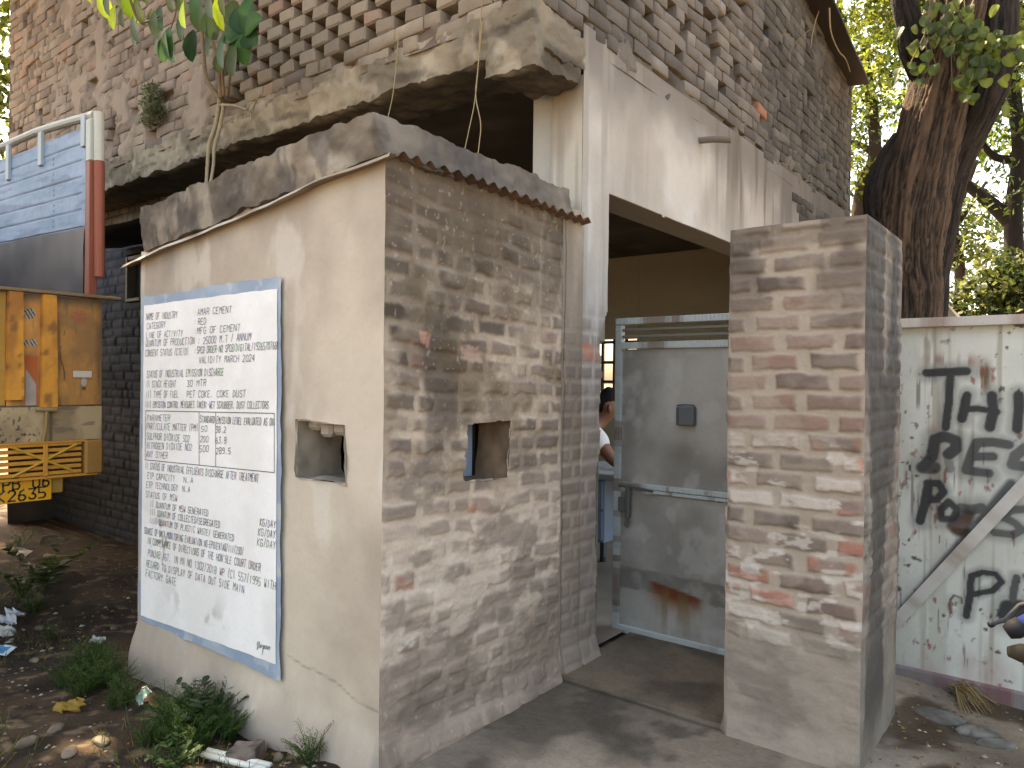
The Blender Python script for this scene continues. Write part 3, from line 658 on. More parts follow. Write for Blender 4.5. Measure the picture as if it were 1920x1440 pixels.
# plastered side wall with the wide opening
def c_side(u, v):                        # u from y = 3.27, v from z = -.05
    y = 3.27 + u; z = v - .05; n1 = fb(u * 1.7, v * 1.4, 0., 641, 5)
    c = mixc(A(206, 196, 182), A(186, 174, 160), ss(.36, .64, n1))
    c = mixc(c, A(214, 210, 202), ss(.55, .7, fb(u * 3, v * 1.2, 0., 643, 4)) * ss(3.0, 2.2, z) * .8)
    c = mixc(c, A(164, 153, 139), ss(.48, .66, fb(u * 2.2 + 4, v * 1.1, 0., 667, 5)) * .55)
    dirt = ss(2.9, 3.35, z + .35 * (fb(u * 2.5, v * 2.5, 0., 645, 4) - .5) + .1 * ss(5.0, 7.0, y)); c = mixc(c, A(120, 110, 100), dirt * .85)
    runs = ss(.46, .62, fb(u * 7.5, v * .5, 0., 647, 4)) * ss(4.5, 5.6, y) * ss(2.35, 3.2, z); c = mixc(c, A(112, 100, 88), np.clip(runs * 1.0, 0, 1))
    st = ss(.55, .68, fb(u * 13, v * .8, 0., 649, 3)) * ss(1.2, .1, y - 3.27); c = mixc(c, A(160, 150, 136), st * .6)
    c = mixc(c, A(122, 112, 102), ss(5.9, 6.6, y + .5 * (n1 - .5)) * .7)
    # worn brick low on the jamb
    row, bid, d, fv = bricks(u, v, .0865, [.112, .22, .16], 13, 0, .01)
    m = ss(.008, .02, d + .014 * (fb(u * 30, v * 30, 0, 651, 3) - .5)); r1 = rnd(bid, 5)
    bc = mixc(A(150, 134, 120), A(104, 95, 88), r1); lowb = ss(2.0, 1.7, z + .25 * (n1 - .5)) * (y < 4.2)
    c2 = mixc(A(182, 166, 150), bc, m * .62); c2 = mixc(c2, A(162, 147, 132), ss(1.1, .5, z) * .65)
    org = ss(1.2, .8, np.maximum(np.abs(y - 3.375) / .075, np.abs(z - 1.665) / .045) + .3 * (fb(u * 20, v * 20, 0, 653, 2) - .5)); c2 = mixc(c2, A(196, 134, 108), org * (.6 + .4 * ss(.4, .6, fb(u * 25, v * 25, 0, 657, 3))))
    c = mixc(c, c2, lowb)
    c = mixc(c, A(198, 192, 182), ss(.6, .7, fb(u * 24, v * 1.4, 0., 655, 3)) * ss(1.2, 1.7, z) * ss(2.2, 1.8, z) * (y < 3.7) * .7)
    c = c * np.array((1.0, 1.03, 1.08))
    groove = np.exp(-((y - 3.285) / .006) ** 2) * 0
    h = .014 * (fb(u * 2, v * 2, 0., 661, 3) - .5) +   .004 * m * lowb + .018 * lowb * (fb(u * 6, v * 6, 0., 663, 3) - .5) + .002 * (fb(u * 18, v * 18, 0., 665, 3) - .5) + .05 * ss(.15, -.05, z) * (y < 4)
    return h - groove, c
def k_side(u, v):
    y = 3.27 + u + .010 * (fb(v * 7, 0, 0, 671, 3) - .5); z = v - .05
    left = 3.552 - ss(1.95, 1.7, z) * (.075 + .05 * (fb(v * 5, 3, 0, 673, 3) - .5)) - .02 * ss(1.2, .9, z)
    return ~((y > left) & (y < 6.9) & (z < 2.545 + .004 * np.sin(u * 5)))
relief('side_plaster', (FX, 3.27, -.05), (0, 1, 0), (0, 0, 1), WY1 - 3.27, 3.44, .011, c_side, M_PLAST, bld, N=(1, 0, 0), keepfn=k_side, wb=(.004, 3))
# thickness of the wall round the opening
b = MB(); jc = A(150, 138, 122)
b.add([(FX, 3.47, 0), (FX - .26, 3.47, 0), (FX - .26, 3.47, 1.8), (FX, 3.47, 1.8)], [(0, 1, 2, 3)], jc)
b.box((FX - .26, 3.30, 1.72), (FX - .012, 3.548, 3.1), jc, .01); b.box((FX - .26, 3.28, -.05), (FX - .02, 3.455, 1.75), jc, .02)
b.box((FX - .24, 3.54, 2.553), (FX - .012, 6.95, 3.12), A(150, 140, 126), .006)
b.box((FX - .24, 6.905, -.05), (FX - .012, WY1, 3.12), A(150, 140, 126), .006)
b.build('opening_lining', M_PLAST, bld)
# pier between the booth and the column, and the column face under the beam
def c_pier(u, v):
    z = v - .05; n = fb(u * 4, v * 2, 0., 681, 5); row, bid, d, fv = bricks(u, v, .0865, [.112, .22], 17, 0, .01); m = ss(.008, .02, d); r1 = rnd(bid, 6)
    c = mixc(A(176, 160, 142), A(150, 134, 118), ss(.35, .65, n)); c2 = mixc(c, mixc(A(140, 126, 114), A(108, 99, 92), r1), m * .6)
    c = mixc(c, c2, ss(2.0, 1.6, z + .3 * (n - .5))); c = mixc(c, A(162, 147, 132), ss(1.1, .4, z) * .65)
    crack = np.exp(-((u - .018 - .012 * (fb(v * 6, 0, 0, 683, 4) - .5)) / .004) ** 2); c = mixc(c, A(70, 62, 54), crack * .9)
    return .004 * m * ss(2., 1.5, z) + .016 * (n - .5) + .04 * ss(.2, -.05, z), c
relief('pier', (FX + .002, 3.10, -.05), (0, 1, 0), (0, 0, 1), .19, 2.45, .007, c_pier, M_WALL, bld, N=(1, 0, 0), wb=(.005, 3))
def c_col(u, v):
    n = fb(u * 4, v * 1.5, 0., 691, 5); c = mixc(A(204, 194, 178), A(178, 166, 150), ss(.36, .64, n)); z = 2.2 + v
    c = mixc(c, A(212, 212, 208), ss(2.85, 2.45, z) * ss(.3, .6, n) * .8); c = mixc(c, A(150, 136, 118), ss(2.85, 3.05, z) * .7)
    st = np.exp(-((u - .10) / .012) ** 2) + np.exp(-((u - .25) / .01) ** 2); return .008 * (n - .5), mixc(c, A(150, 138, 122), ss(.5, .65, fb(u * 30, v * .8, 0, 693, 3)) * .45)
relief('column', (FX - .20, 3.268, 2.2), (1, 0, 0), (0, 0, 1), .2, .92, .01, c_col, M_PLAST, bld, N=(0, -1, 0), wb=None)
b = MB(); b.box((-2.47, 3.298, 0), (-2.30, 3.42, 3.15), A(190, 184, 174), .006); b.build('column_return', M_PLAST, bld)
# ground floor front wall behind the booth and the truck
def c_back(u, v):
    z = v - .25; X = WX0 + u; row, bid, d, fv = bricks(u, v, .0855, [.228, .228, .115], 31, 0, .006)
    m = ss(.005, .013, d); r1 = rnd(bid, 8); up = ss(2.72, 2.84, z)
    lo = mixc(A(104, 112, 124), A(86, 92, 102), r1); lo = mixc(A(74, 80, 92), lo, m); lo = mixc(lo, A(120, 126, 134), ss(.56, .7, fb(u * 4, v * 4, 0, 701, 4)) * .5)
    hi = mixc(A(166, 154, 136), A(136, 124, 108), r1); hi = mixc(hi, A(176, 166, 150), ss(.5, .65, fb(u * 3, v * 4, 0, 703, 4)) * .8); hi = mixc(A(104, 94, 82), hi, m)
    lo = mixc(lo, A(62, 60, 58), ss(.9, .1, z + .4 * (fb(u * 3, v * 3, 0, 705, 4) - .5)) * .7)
    return .012 * m + .016 * (r1 - .5) * (r1 > .7), mixc(lo, hi, up)
WH = (-7.36, -7.02, 2.22, 2.66)
relief('ground_floor_wall', (WX0, 3.3, -.25), (1, 0, 0), (0, 0, 1), -5.28 - WX0, 3.42, .016, c_back, M_WALL, bld, N=(0, -1, 0), keepfn=lambda u, v: ~((WX0 + u > WH[0]) & (WX0 + u < WH[1]) & (v - .25 > WH[2]) & (v - .25 < WH[3])))
b = MB(); b.box((WX0 + .01, 3.33, -.2), (WH[0] - .01, 3.55, 3.13), A(96, 96, 98), .01); b.box((WH[1] + .01, 3.33, -.2), (-5.29, 3.55, 3.13), A(96, 96, 98), .01)
b.box((WH[0] - .01, 3.34, -.2), (WH[1] + .01, 3.55, WH[2] - .01), A(96, 96, 98), .01); b.box((-5.285, 3.30, -.2), (-2.48, 3.5, 2.42), A(110, 100, 90), .01); b.build('wall_core', M_PLAST, bld)
win = MB()
for q in (((WH[0], 3.28, WH[2]), (WH[0] + .035, 3.40, WH[3])), ((WH[1] - .035, 3.28, WH[2]), (WH[1], 3.40, WH[3])), ((WH[0] + .036, 3.285, WH[3] - .035), (WH[1] - .036, 3.40, WH[3])), ((WH[0] + .036, 3.27, WH[2]), (WH[1] - .036, 3.40, WH[2] + .03))): win.box(*q, A(150, 150, 144), .004)
wf = win.build('small_window', M_PAINT, bld)
b = MB(); b.box((WH[0] + .03, 3.36, WH[2] + .03), (WH[1] - .03, 3.37, WH[3] - .03), A(120, 130, 136), .002); b.build('shutter', M_METAL, wf)
flat('left_end_wall', [(WX0, WY1, -.2), (WX0, OY + .02, -.2), (WX0, OY + .02, 6.1), (WX0, WY1, 6.1)], .2, c_pl((130, 118, 106), (104, 96, 88), 11), M_WALL, bld, .02)
# far wall of the room with the barred window that looks out behind
b = MB(); tn = A(236, 216, 182)
wx0, wx1, wz0, wz1 = -5.62, -4.62, 1.15, 2.08
b.box((WX0 + .05, 8.5, 0), (wx0, 8.7, 3.15), tn, .01); b.box((wx1, 8.5, 0), (FX - .25, 8.7, 3.15), tn, .01); b.box((wx0 + .001, 8.5, 0), (wx1 - .001, 8.7, wz0), tn, .005); b.box((wx0 + .001, 8.5, wz1), (wx1 - .001, 8.7, 3.15), tn, .005)
b.build('room_wall', M_PLAST, bld)
b = MB()
for k in range(6): x = wx0 + .05 + k * .18; b.box((x, 8.56, wz0), (x + .035, 8.60, wz1), A(96, 92, 86), .004)
for z in (wz0 + .02, wz0 + .34, wz0 + .6, wz1 - .06): b.box((wx0, 8.565, z), (wx1, 8.595, z + .04), A(90, 86, 80), .004)
b.build('barred_window', M_METAL, bld)
b = MB(); b.box((WX0 + .1, 8.60, 3.2), (FX - .11, 8.72, 5.05), A(110, 100, 92), .02); b.build('upper_rear_wall', M_WALL, bld)
# roof sheet whose eave hangs over the far end of the side wall
EA = on(1560, -6, 'x', FX + .21); EB = on(1630, 156, 'x', FX + .21); es = (EB - EA) / (EB.y - EA.y)
b = MB(); n = 60; vs = []; fs = []
for i in range(n + 1):
    t = i / n; y = EA.y - .6 + t * (EB.y - EA.y + .6)
    for j in range(9):
        s_ = j / 8; x = -3.4 + s_ * (3.4 + FX + .21); z = EB.z + es.z * (y - EB.y) + .10 * (1 - s_) + .008 * math.sin(j * 2.2) + .008 * math.sin(y * 7)
        vs.append((x, y, z)); vs.append((x, y, z + .03))
def gi(i, j, k): return (i * 9 + j) * 2 + k
for i in range(n):
    for j in range(8): fs += [(gi(i, j, 0), gi(i, j + 1, 0), gi(i + 1, j + 1, 0), gi(i + 1, j, 0)), (gi(i, j, 1), gi(i + 1, j, 1), gi(i + 1, j + 1, 1), gi(i, j + 1, 1))]
    fs += [(gi(i, 8, 0), gi(i, 8, 1), gi(i + 1, 8, 1), gi(i + 1, 8, 0))]
for j in range(8): fs += [(gi(n, j, 0), gi(n, j + 1, 0), gi(n, j + 1, 1), gi(n, j, 1)), (gi(0, j, 1), gi(0, j + 1, 1), gi(0, j + 1, 0), gi(0, j, 0))]
b.add(vs, fs, A(58, 50, 44)); b.build('roof_sheet', M_METAL, bld)
b = MB(); b.tube([(FX - .05, 4.73, 3.165), (FX + .10, 4.74, 3.150), (FX + .22, 4.75, 3.125)], .022, 10, A(126, 116, 104)); b.build('drain_spout', M_PLAST, bld)

# ------------------------------------------------------------------ brick gate pillar
PX0, PX1, PY0, PY1, PZ = -1.238, -.69, 3.09, 3.76, 2.165
pil = thing('brick_pillar', ((PX0 + PX1) / 2, 3.42, 0), 'free standing pillar of worn reddish brick with whitewashed patches and a grey base', 'pillar')
def pillar_col(u, v, side):
    z = v - .06; row, bid, d, fv = bricks(u, v + .02, .0815, [.232, .232], 41 + side, -.006, .007, .019)
    n = fb(u * 17, v * 20, side * 7., 801 + side, 4); big = fb(u * 2, v * 1.6, 0., 803 + side, 4); m = ss(.005, .021, d + .020 * (n - .5))
    r1, r2 = rnd(bid, 11), rnd(bid, 12)
    c = mixc(A(138, 117, 107), A(106, 93, 85), r1); c = mixc(c, A(158, 128, 116), (r2 > .62) * .55); c = mixc(c, A(96, 88, 82), (r2 < .2) * .7); c = mixc(c, A(160, 148, 137), ss(.42, .62, fb(u * 7, v * 9, 0., 831 + side, 4)) * .4)
    mort = mixc(A(180, 167, 152), A(158, 145, 131), big); low = ss(.62, .35, z + .22 * (big - .5)); sm = ss(.52, .64, fb(u * 5, v * 7, 0, 805 + side, 4))
    mm = m * (1 - .35 * sm) * (1 - .9 * low)
    c = mixc(mort, c, mm); c = mixc(c, mixc(A(156, 146, 134), A(132, 124, 114), ss(.4, .6, fb(u * 5, v * 9, 0, 807, 4))), low * .85)
    mid = ss(1.34, 1.22, z) * ss(.36, .52, z)
    white = .85 * (r2 > .70) * mid * m * ss(.32, .5, fb(u * 11, v * 22, 0., 809 + side, 4) + .06); c = mixc(c, A(210, 202, 192), np.clip(white * .75, 0, 1))
    wsp = ss(.58, .66, fb(u * 9, v * 26, 0., 811 + side, 4)) * mid; c = mixc(c, A(208, 201, 191), wsp * .6)
    org = ((rnd(bid, 13) > .72) * mid * m); c = mixc(c, A(180, 122, 102), org * .65 * ss(.35, .55, fb(u * 9, v * 14, 0., 833, 3)))
    cap = ss(2.06, 2.085, z + .01 * (n - .5)); c = mixc(c, mixc(A(118, 106, 96), A(146, 134, 120), ss(.5, .66, fb(u * 9, v * 3, 0, 813, 4))), cap)
    c = c * np.array((1.02, .99, .96)); c = mixc(c, A(92, 83, 76), ss(1.6, 2.05, z) * ss(.40, .6, fb(u * 4, v * 2.5, 0, 815, 4)) * .75)
    h = .011 * mm + .016 * (fb(u * 6, v * 8, 0, 817 + side, 3) - .5) + .006 * (n - .5) + .006 * (r1 - .5) * m + .028 * ss(.12, -.06, z + .04 * (big - .5)) * (side == 0)
    return h, c, z, big
def c_pf(u, v): h, c, z, bg_ = pillar_col(u, v, 0); return h, c
def c_pr(u, v):
    h, c, z, big = pillar_col(u, v, 1)
    pl = mixc(A(138, 130, 118), A(104, 97, 89), ss(.4, .62, fb(u * 4, v * 3, 0, 821, 4))); c = mixc(c, pl, .55)
    blk = ss(.44, .58, fb(u * 6, v * 1.5, 0., 823, 5) + .24 * np.exp(-((u - .20) / .14) ** 2) - .10 * np.exp(-((u - .5) / .15) ** 2)) * ss(.0, .25, z); return h * .6, mixc(c, A(72, 69, 65), blk * .75)
relief('front_face', (PX0, PY0, -.06), (1, 0, 0), (0, 0, 1), PX1 - PX0, PZ + .06, .005, c_pf, M_WALL, pil, N=(0, -1, 0))
relief('right_face', (PX1, PY0, -.06), (0, 1, 0), (0, 0, 1), PY1 - PY0, PZ + .06, .008, c_pr, M_WALL, pil, N=(1, 0, 0))
relief('left_face', (PX0, PY1, -.06), (0, -1, 0), (0, 0, 1), PY1 - PY0, PZ + .06, .012, c_pf, M_WALL, pil, N=(-1, 0, 0))
relief('rear_face', (PX1, PY1, -.06), (-1, 0, 0), (0, 0, 1), PX1 - PX0, PZ + .06, .014, c_pf, M_WALL, pil, N=(0, 1, 0))
flat('cap', [(PX0, PY0, PZ), (PX1, PY0, PZ), (PX1, PY1, PZ), (PX0, PY1, PZ)], .03, c_pl((140, 128, 114), (116, 106, 96), 12), M_PLAST, pil, .0)

# ------------------------------------------------------------------ grey metal wicket door
DY = 3.9
door = thing('metal_door', (-1.75, DY, 0), 'grey steel wicket door with a rust stain, standing between the column and the brick pillar', 'door')
dx0, dx1 = -2.262, -1.15
def c_door(zb):
    def f(u, v):
        x = dx0 + .04 + u; z = zb + v; n = fb(u * 2.4, v * 2, zb, 901, 5); n2 = fb(u * 9, v * 7, zb, 903, 5)
        c = mixc(A(172, 168, 160), A(138, 134, 127), ss(.36, .64, n)); c = mixc(c, A(186, 184, 179), ss(.54, .68, n2) * .45)
        c = mixc(c, A(126, 120, 110), np.exp(-((x + 1.83) / .10) ** 2 - ((z - 1.09) / .07) ** 2) * .8)
        if zb < .5:
            dk = ss(.42, .36, np.abs(z - .33 + .05 * (n2 - .5)) / .16) * ss(.35, .55, n2 + .1); c = mixc(c, A(108, 105, 97), dk * .8)
            rx = (x + 1.86) / .17; tp = .345 - .055 * (rx + 1) / 2; dz = tp - z
            rust = ss(1.15, .75, np.abs(rx)) * ss(-.004, .006, dz) * ss(.24, .02, dz + .10 * np.abs(rx) ** 2 + .08 * (n2 - .5)); c = mixc(c, mixc(A(150, 96, 44), A(112, 56, 28), ss(.14, .02, dz)), np.clip(rust * 1.1, 0, 1)); 
            drip = ss(1.0, .3, np.abs(rx)) * ss(0, .05, dz) * ss(.34, .1, dz) * ss(.45, .6, fb(u * 30, v * 2, 0, 907, 3)); c = mixc(c, A(116, 100, 66), drip * .6)
        return .006 * (fb(u * 2, v * 2, zb, 909, 2) - .5), c
    return f
relief('upper_panel', (dx0 + .04, DY, .905), (1, 0, 0), (0, 0, 1), dx1 - dx0 - .08, .795, .012, c_door(.905), M_METAL, door, N=(0, -1, 0), wb=None)
relief('lower_panel', (dx0 + .04, DY, .045), (1, 0, 0), (0, 0, 1), dx1 - dx0 - .08, .80, .010, c_door(.045), M_METAL, door, N=(0, -1, 0), wb=None)
def c_frame(p):
    n = float(fb(p[0] * 9, p[1] * 9, p[2] * 9, 911, 3)); return tuple(mixc(A(182, 190, 188), A(136, 124, 114), np.array(ss(.52, .68, n))))
b = MB(); f0 = DY - .022
def seg(a, c_, n=48):                                                     # bar split so that paint chips show
    a = Vector(a); c_ = Vector(c_); ax = max(range(3), key=lambda i: abs(c_[i] - a[i]))
    for k in range(n):
        p = a.copy(); q = c_.copy(); p[ax] = a[ax] + (c_[ax] - a[ax]) * k / n; q[ax] = a[ax] + (c_[ax] - a[ax]) * (k + 1) / n
        b.box(p, q, c_frame((p + q) / 2), .002)
seg((dx0, f0, .0), (dx0 + .042, DY + .02, 1.845)); seg((dx1 - .042, f0, .0), (dx1, DY + .02, 1.845))
seg((dx0, f0 - .002, 1.848), (dx1, DY + .02, 1.886)); seg((dx0 + .044, f0 + .001, 1.702), (dx1 - .044, DY + .02, 1.742)); seg((dx0 + .044, f0 + .001, .853), (dx1 - .044, DY + .02, .872)); seg((dx0 + .044, f0 + .003, .876), (dx1 - .044, DY + .02, .902)); seg((dx0 + .044, f0 + .001, .002), (dx1 - .044, DY + .02, .042))
for z in (1.768, 1.808): b.box((dx0 + .044, f0 + .008, z), (dx1 - .044, DY + .012, z + .016), A(116, 112, 104), .002)
b.build('frame', M_METAL, door)
b = MB(); b.box((dx0 + .10, f0 - .035, .70), (dx0 + .125, f0 - .004, .895), A(92, 92, 90), .004); b.tube([(dx0 + .05, f0 - .02, .885), (dx0 + .18, f0 - .022, .882), (dx0 + .27, f0 - .018, .872)], .008, 8, A(88, 86, 82)); b.tube([(dx0 + .112, f0 - .03, .71), (dx0 + .104, f0 - .045, .66), (dx0 + .12, f0 - .045, .645), (dx0 + .13, f0 - .03, .69)], .006, 8, A(82, 80, 78)); b.box((dx0 + .035, f0 - .006, .73), (dx0 + .085, f0 + .002, .815), A(104, 102, 98), .002)
b.build('latch', M_METAL, door)
b = MB(); b.box((-1.848, DY - .05, 1.262), (-1.742, DY - .004, 1.372), A(96, 98, 100), .006); b.box((-1.834, DY - .056, 1.275), (-1.83, DY - .049, 1.36), A(70, 70, 72), .001); b.tube([(-1.85, DY - .03, 1.375), (-1.80, DY - .034, 1.38), (-1.745, DY - .03, 1.378)], .004, 6, A(80, 76, 72)); b.build('lock_box', M_METAL, door)

# ------------------------------------------------------------------ white sheet gate with spray painted words
GY = 4.33
gate = thing('sheet_metal_gate', (.6, GY, 0), 'white sheet steel gate with a diagonal brace and black spray painted words', 'gate')
def gp(x, y): p = on(x, y, 'y', GY); return (p.x, p.z)
def c4(x, y): return gp(1640 + x / 3.6, 560 + y / 3.6)
def c5(x, y): return gp(1640 + x / 2.668, 900 + y / 2.668)
SPRAY = [([c4(350, 502), c4(480, 494), c4(618, 490)], .017, 1), ([c4(512, 500), c4(500, 690), c4(478, 870)], .015, 1), ([c4(622, 652), c4(610, 725), c4(588, 812)], .017, 1), ([c4(790, 652), c4(800, 760), c4(776, 868)], .018, .95), ([c4(612, 745), c4(700, 742), c4(825, 764)], .013, 1), ([c4(972, 652), c4(972, 760), c4(960, 880)], .018, 1),
 ([c4(325, 1140), c4(385, 1070), c4(405, 950), c4(470, 930), c4(545, 955), c4(548, 1010), c4(500, 1050)], .022, .85), ([c4(325, 1140), c4(400, 1140)], .026, .8), ([c4(490, 1050), c4(508, 1150)], .016, .6),
 ([c4(905, 985), c4(800, 968), c4(690, 972), c4(650, 1060), c4(618, 1160), c4(770, 1178)], .018, .8), ([c4(650, 1068), c4(795, 1066)], .017, .8), ([c4(1030, 1000), c4(950, 1060), c4(930, 1120), c4(1000, 1130)], .02, .75),
 ([c5(270, 18), c5(255, 100), c5(226, 205)], .018, .9), ([c5(262, 15), c5(320, 18), c5(345, 60), c5(310, 98), c5(262, 100)], .014, .9), ([c5(370, 110), c5(330, 150), c5(335, 195), c5(390, 195), c5(415, 150), c5(370, 110)], .014, .85), ([c5(430, 140), c5(480, 150), c5(530, 140), c5(570, 170)], .02, .75), ([c5(760, 145), c5(680, 150), c5(635, 185), c5(700, 215), c5(735, 250), c5(690, 275), c5(600, 262)], .015, .75),
 ([c5(482, 490), c5(478, 570), c5(458, 680)], .013, 1), ([c5(482, 480), c5(540, 462), c5(605, 470), c5(635, 510), c5(590, 555), c5(492, 572)], .011, 1), ([c5(710, 490), c5(694, 560), c5(690, 620)], .013, .8), ([c5(668, 640), c5(660, 680), c5(730, 640)], .03, .9)]
def segd(x, z, a, c_):
    ax, az = a; bx, bz = c_; dx, dz = bx - ax, bz - az; t = np.clip(((x - ax) * dx + (z - az) * dz) / (dx * dx + dz * dz + 1e-9), 0, 1); return np.hypot(x - ax - t * dx, z - az - t * dz)
gx0, gx1 = -.846, 2.2
def c_gate(u, v, off=0.):
    u = u + off; x = gx0 + u; z = .03 + v; n = fb(u * 2.2, v * 1.4, 0., 931, 5)
    c = mixc(A(222, 223, 213), A(204, 205, 194), ss(.36, .66, n)); c = mixc(c, A(186, 184, 168), ss(.56, .72, fb(u * 8, v * .7, 0, 933, 4)) * .5)
    c = mixc(c, A(150, 140, 116), ss(.62, .74, fb(u * 26, v * .9, 0, 935, 3)) * .55)
    c = mixc(c, A(188, 160, 152), ss(.6, .74, fb(u * 5 + 3, v * 2.4, 0, 937, 4)) * .45)
    for (px, py, rw, rh, cc, k) in ((740, 500, .026, .05, (112, 84, 56), 1), (745, 560, .022, .05, (118, 92, 64), .7), (360, 300, .05, .09, (150, 142, 118), .5), (430, 410, .07, .03, (150, 112, 104), .6), (610, 420, .06, .03, (160, 110, 104), .6)):
        a, bz = c4(px, py); e = np.exp(-((x - a) / rw) ** 2 - ((z - bz) / rh) ** 2) * ss(.35, .55, fb(u * 60, v * 5, 0, 939, 3)); c = mixc(c, A(*cc), np.clip(e * 1.4 * k, 0, .95))
    for (px, py, rw, rh) in ((220, 1210, .012, .05), (175, 0, .0, .0)):
        a, bz = c4(px, py)
        if rw: c = mixc(c, A(84, 68, 54), np.exp(-((x - a) / rw) ** 2 - ((z - bz) / rh) ** 2) * ss(.3, .5, fb(u * 50, v * 20, 0, 941, 3)))
    a, bz = c5(440, 215); e = ss(1.1, .7, np.hypot((x - a - .25 * (z - bz)) / .055, (z - bz) / .10) + 1.1 * (fb(u * 14, v * 9, 0, 943, 3) - .5)); c = mixc(c, A(92, 66, 52), e * .95)
    spk = ss(.72, .77, fb(u * 38, v * 30, 0, 945, 3)) * ss(.45, .6, fb(u * 3, v * 3, 0, 947, 3)); c = mixc(c, A(84, 70, 58), spk * .9)
    drips = ss(.66, .73, fb(u * 70, v * 3.5, 0, 949, 3)) * ss(.5, .62, fb(u * 5, v * 4, 1., 951, 3)); c = mixc(c, A(104, 92, 80), drips * .7)
    red = ss(.66, .74, fb(u * 45, v * 16, 0, 953, 3)) * ss(.56, .66, fb(u * 5, v * 6, 2., 955, 3)); c = mixc(c, A(150, 80, 78), red * .8)
    dk = np.zeros_like(x)
    for pts, r, k in SPRAY:
        r = r * 1.32; k = min(1., k * 1.15)
        d = np.min([segd(x, z, p, q) for p, q in zip(pts[:-1], pts[1:])], 0) + .006 * (fb(u * 25, v * 25, 0, 957, 3) - .5)
        dk = np.maximum(dk, k * np.maximum(ss(r * 1.35, r * .75, d), .45 * ss(r * 3.2, r, d)))
    a, bz = c5(70, 800); a2, bz2 = c5(745, 20)                               # overspray along the brace
    d = segd(x, z, (a, bz + .06), (a2 - .05, bz2 + .0)); dk = np.maximum(dk, .85 * ss(.035, .008, d)); 
    c = mixc(c, A(46, 47, 50), dk * .97)
    dents = .010 * np.exp(-((x - c5(440, 240)[0]) / .12) ** 2 - ((z - c5(440, 240)[1]) / .02) ** 2)
    return .012 * (fb(u * 1.5, v * 1.5, 0, 961, 2) - .5) + dents, c
relief('sheet', (gx0, GY, .03), (1, 0, 0), (0, 0, 1), 1.2, 1.78, .0062, c_gate, M_PAINT, gate, N=(0, -1, 0), wb=None)
relief('sheet', (gx0 + 1.2, GY, .03), (1, 0, 0), (0, 0, 1), gx1 - gx0 - 1.2, 1.78, .025, lambda u, v: c_gate(u, v, 1.2), M_PAINT, gate, N=(0, -1, 0), wb=None)
def chips(base, rusty, s, k=.5):
    def f(p):
        n = float(fb(p[0] * 8, p[1] * 8, p[2] * 8, s, 4)); return tuple(mixc(A(*base), A(*rusty), np.array(ss(.45, .75, n) * k)))
    return f
b = MB(); cf = chips((204, 198, 188), (160, 130, 118), 971, .8)
for k in range(240): x = gx0 + .02 + k * .0126; b.box((x, GY - .05, 1.805), (x + .0126, GY + .02, 1.852), cf((x, 0, 1.8)), .001)
b.build('top_rail', M_PAINT, gate)
b = MB(); cf = chips((140, 130, 128), (128, 92, 92), 973, .9)
for k in range(240): x = gx0 + k * .0127; b.box((x, GY - .045, -.075), (x + .0127, GY + .02, .028), cf((x, 0, 0)), .001)
b.build('bottom_rail', M_PAINT, gate)
a = c5(50, 770); a2 = c5(745, 25); A1 = Vector((a[0], GY - .02, a[1])); A2_ = Vector((a2[0], GY - .02, a2[1])); dr = (A2_ - A1).normalized(); A1 -= dr * .5; A2_ += dr * .9
b = MB(); n = 160; cf = chips((206, 202, 194), (150, 124, 106), 975, .6); ht = Vector((-dr.z, 0, dr.x)) * .029
for k in range(n):
    p = A1 + (A2_ - A1) * k / n; q = A1 + (A2_ - A1) * (k + 1) / n
    if p.z < .02 or q.z > 1.80: continue
    c_ = cf(p); f = Vector((0, -.02, 0))
    b.add([p - ht + f, q - ht + f, q + ht + f, p + ht + f, p - ht - f * .3, q - ht - f * .3, q + ht - f * .3, p + ht - f * .3], [(0, 1, 2, 3), (4, 5, 1, 0), (3, 2, 6, 7)], c_)
b.build('brace', M_PAINT, gate)
b = MB(); p = Vector((c5(415, 600)[0], GY - .012, c5(415, 600)[1])); b.tube([p + Vector((-.025, 0, -.07)), p + Vector((-.028, -.01, 0)), p + Vector((-.012, -.014, .028)), p + Vector((.02, -.012, .02)), p + Vector((.022, -.004, -.01))], .006, 8, A(134, 124, 106)); b.build('hook', M_METAL, gate)

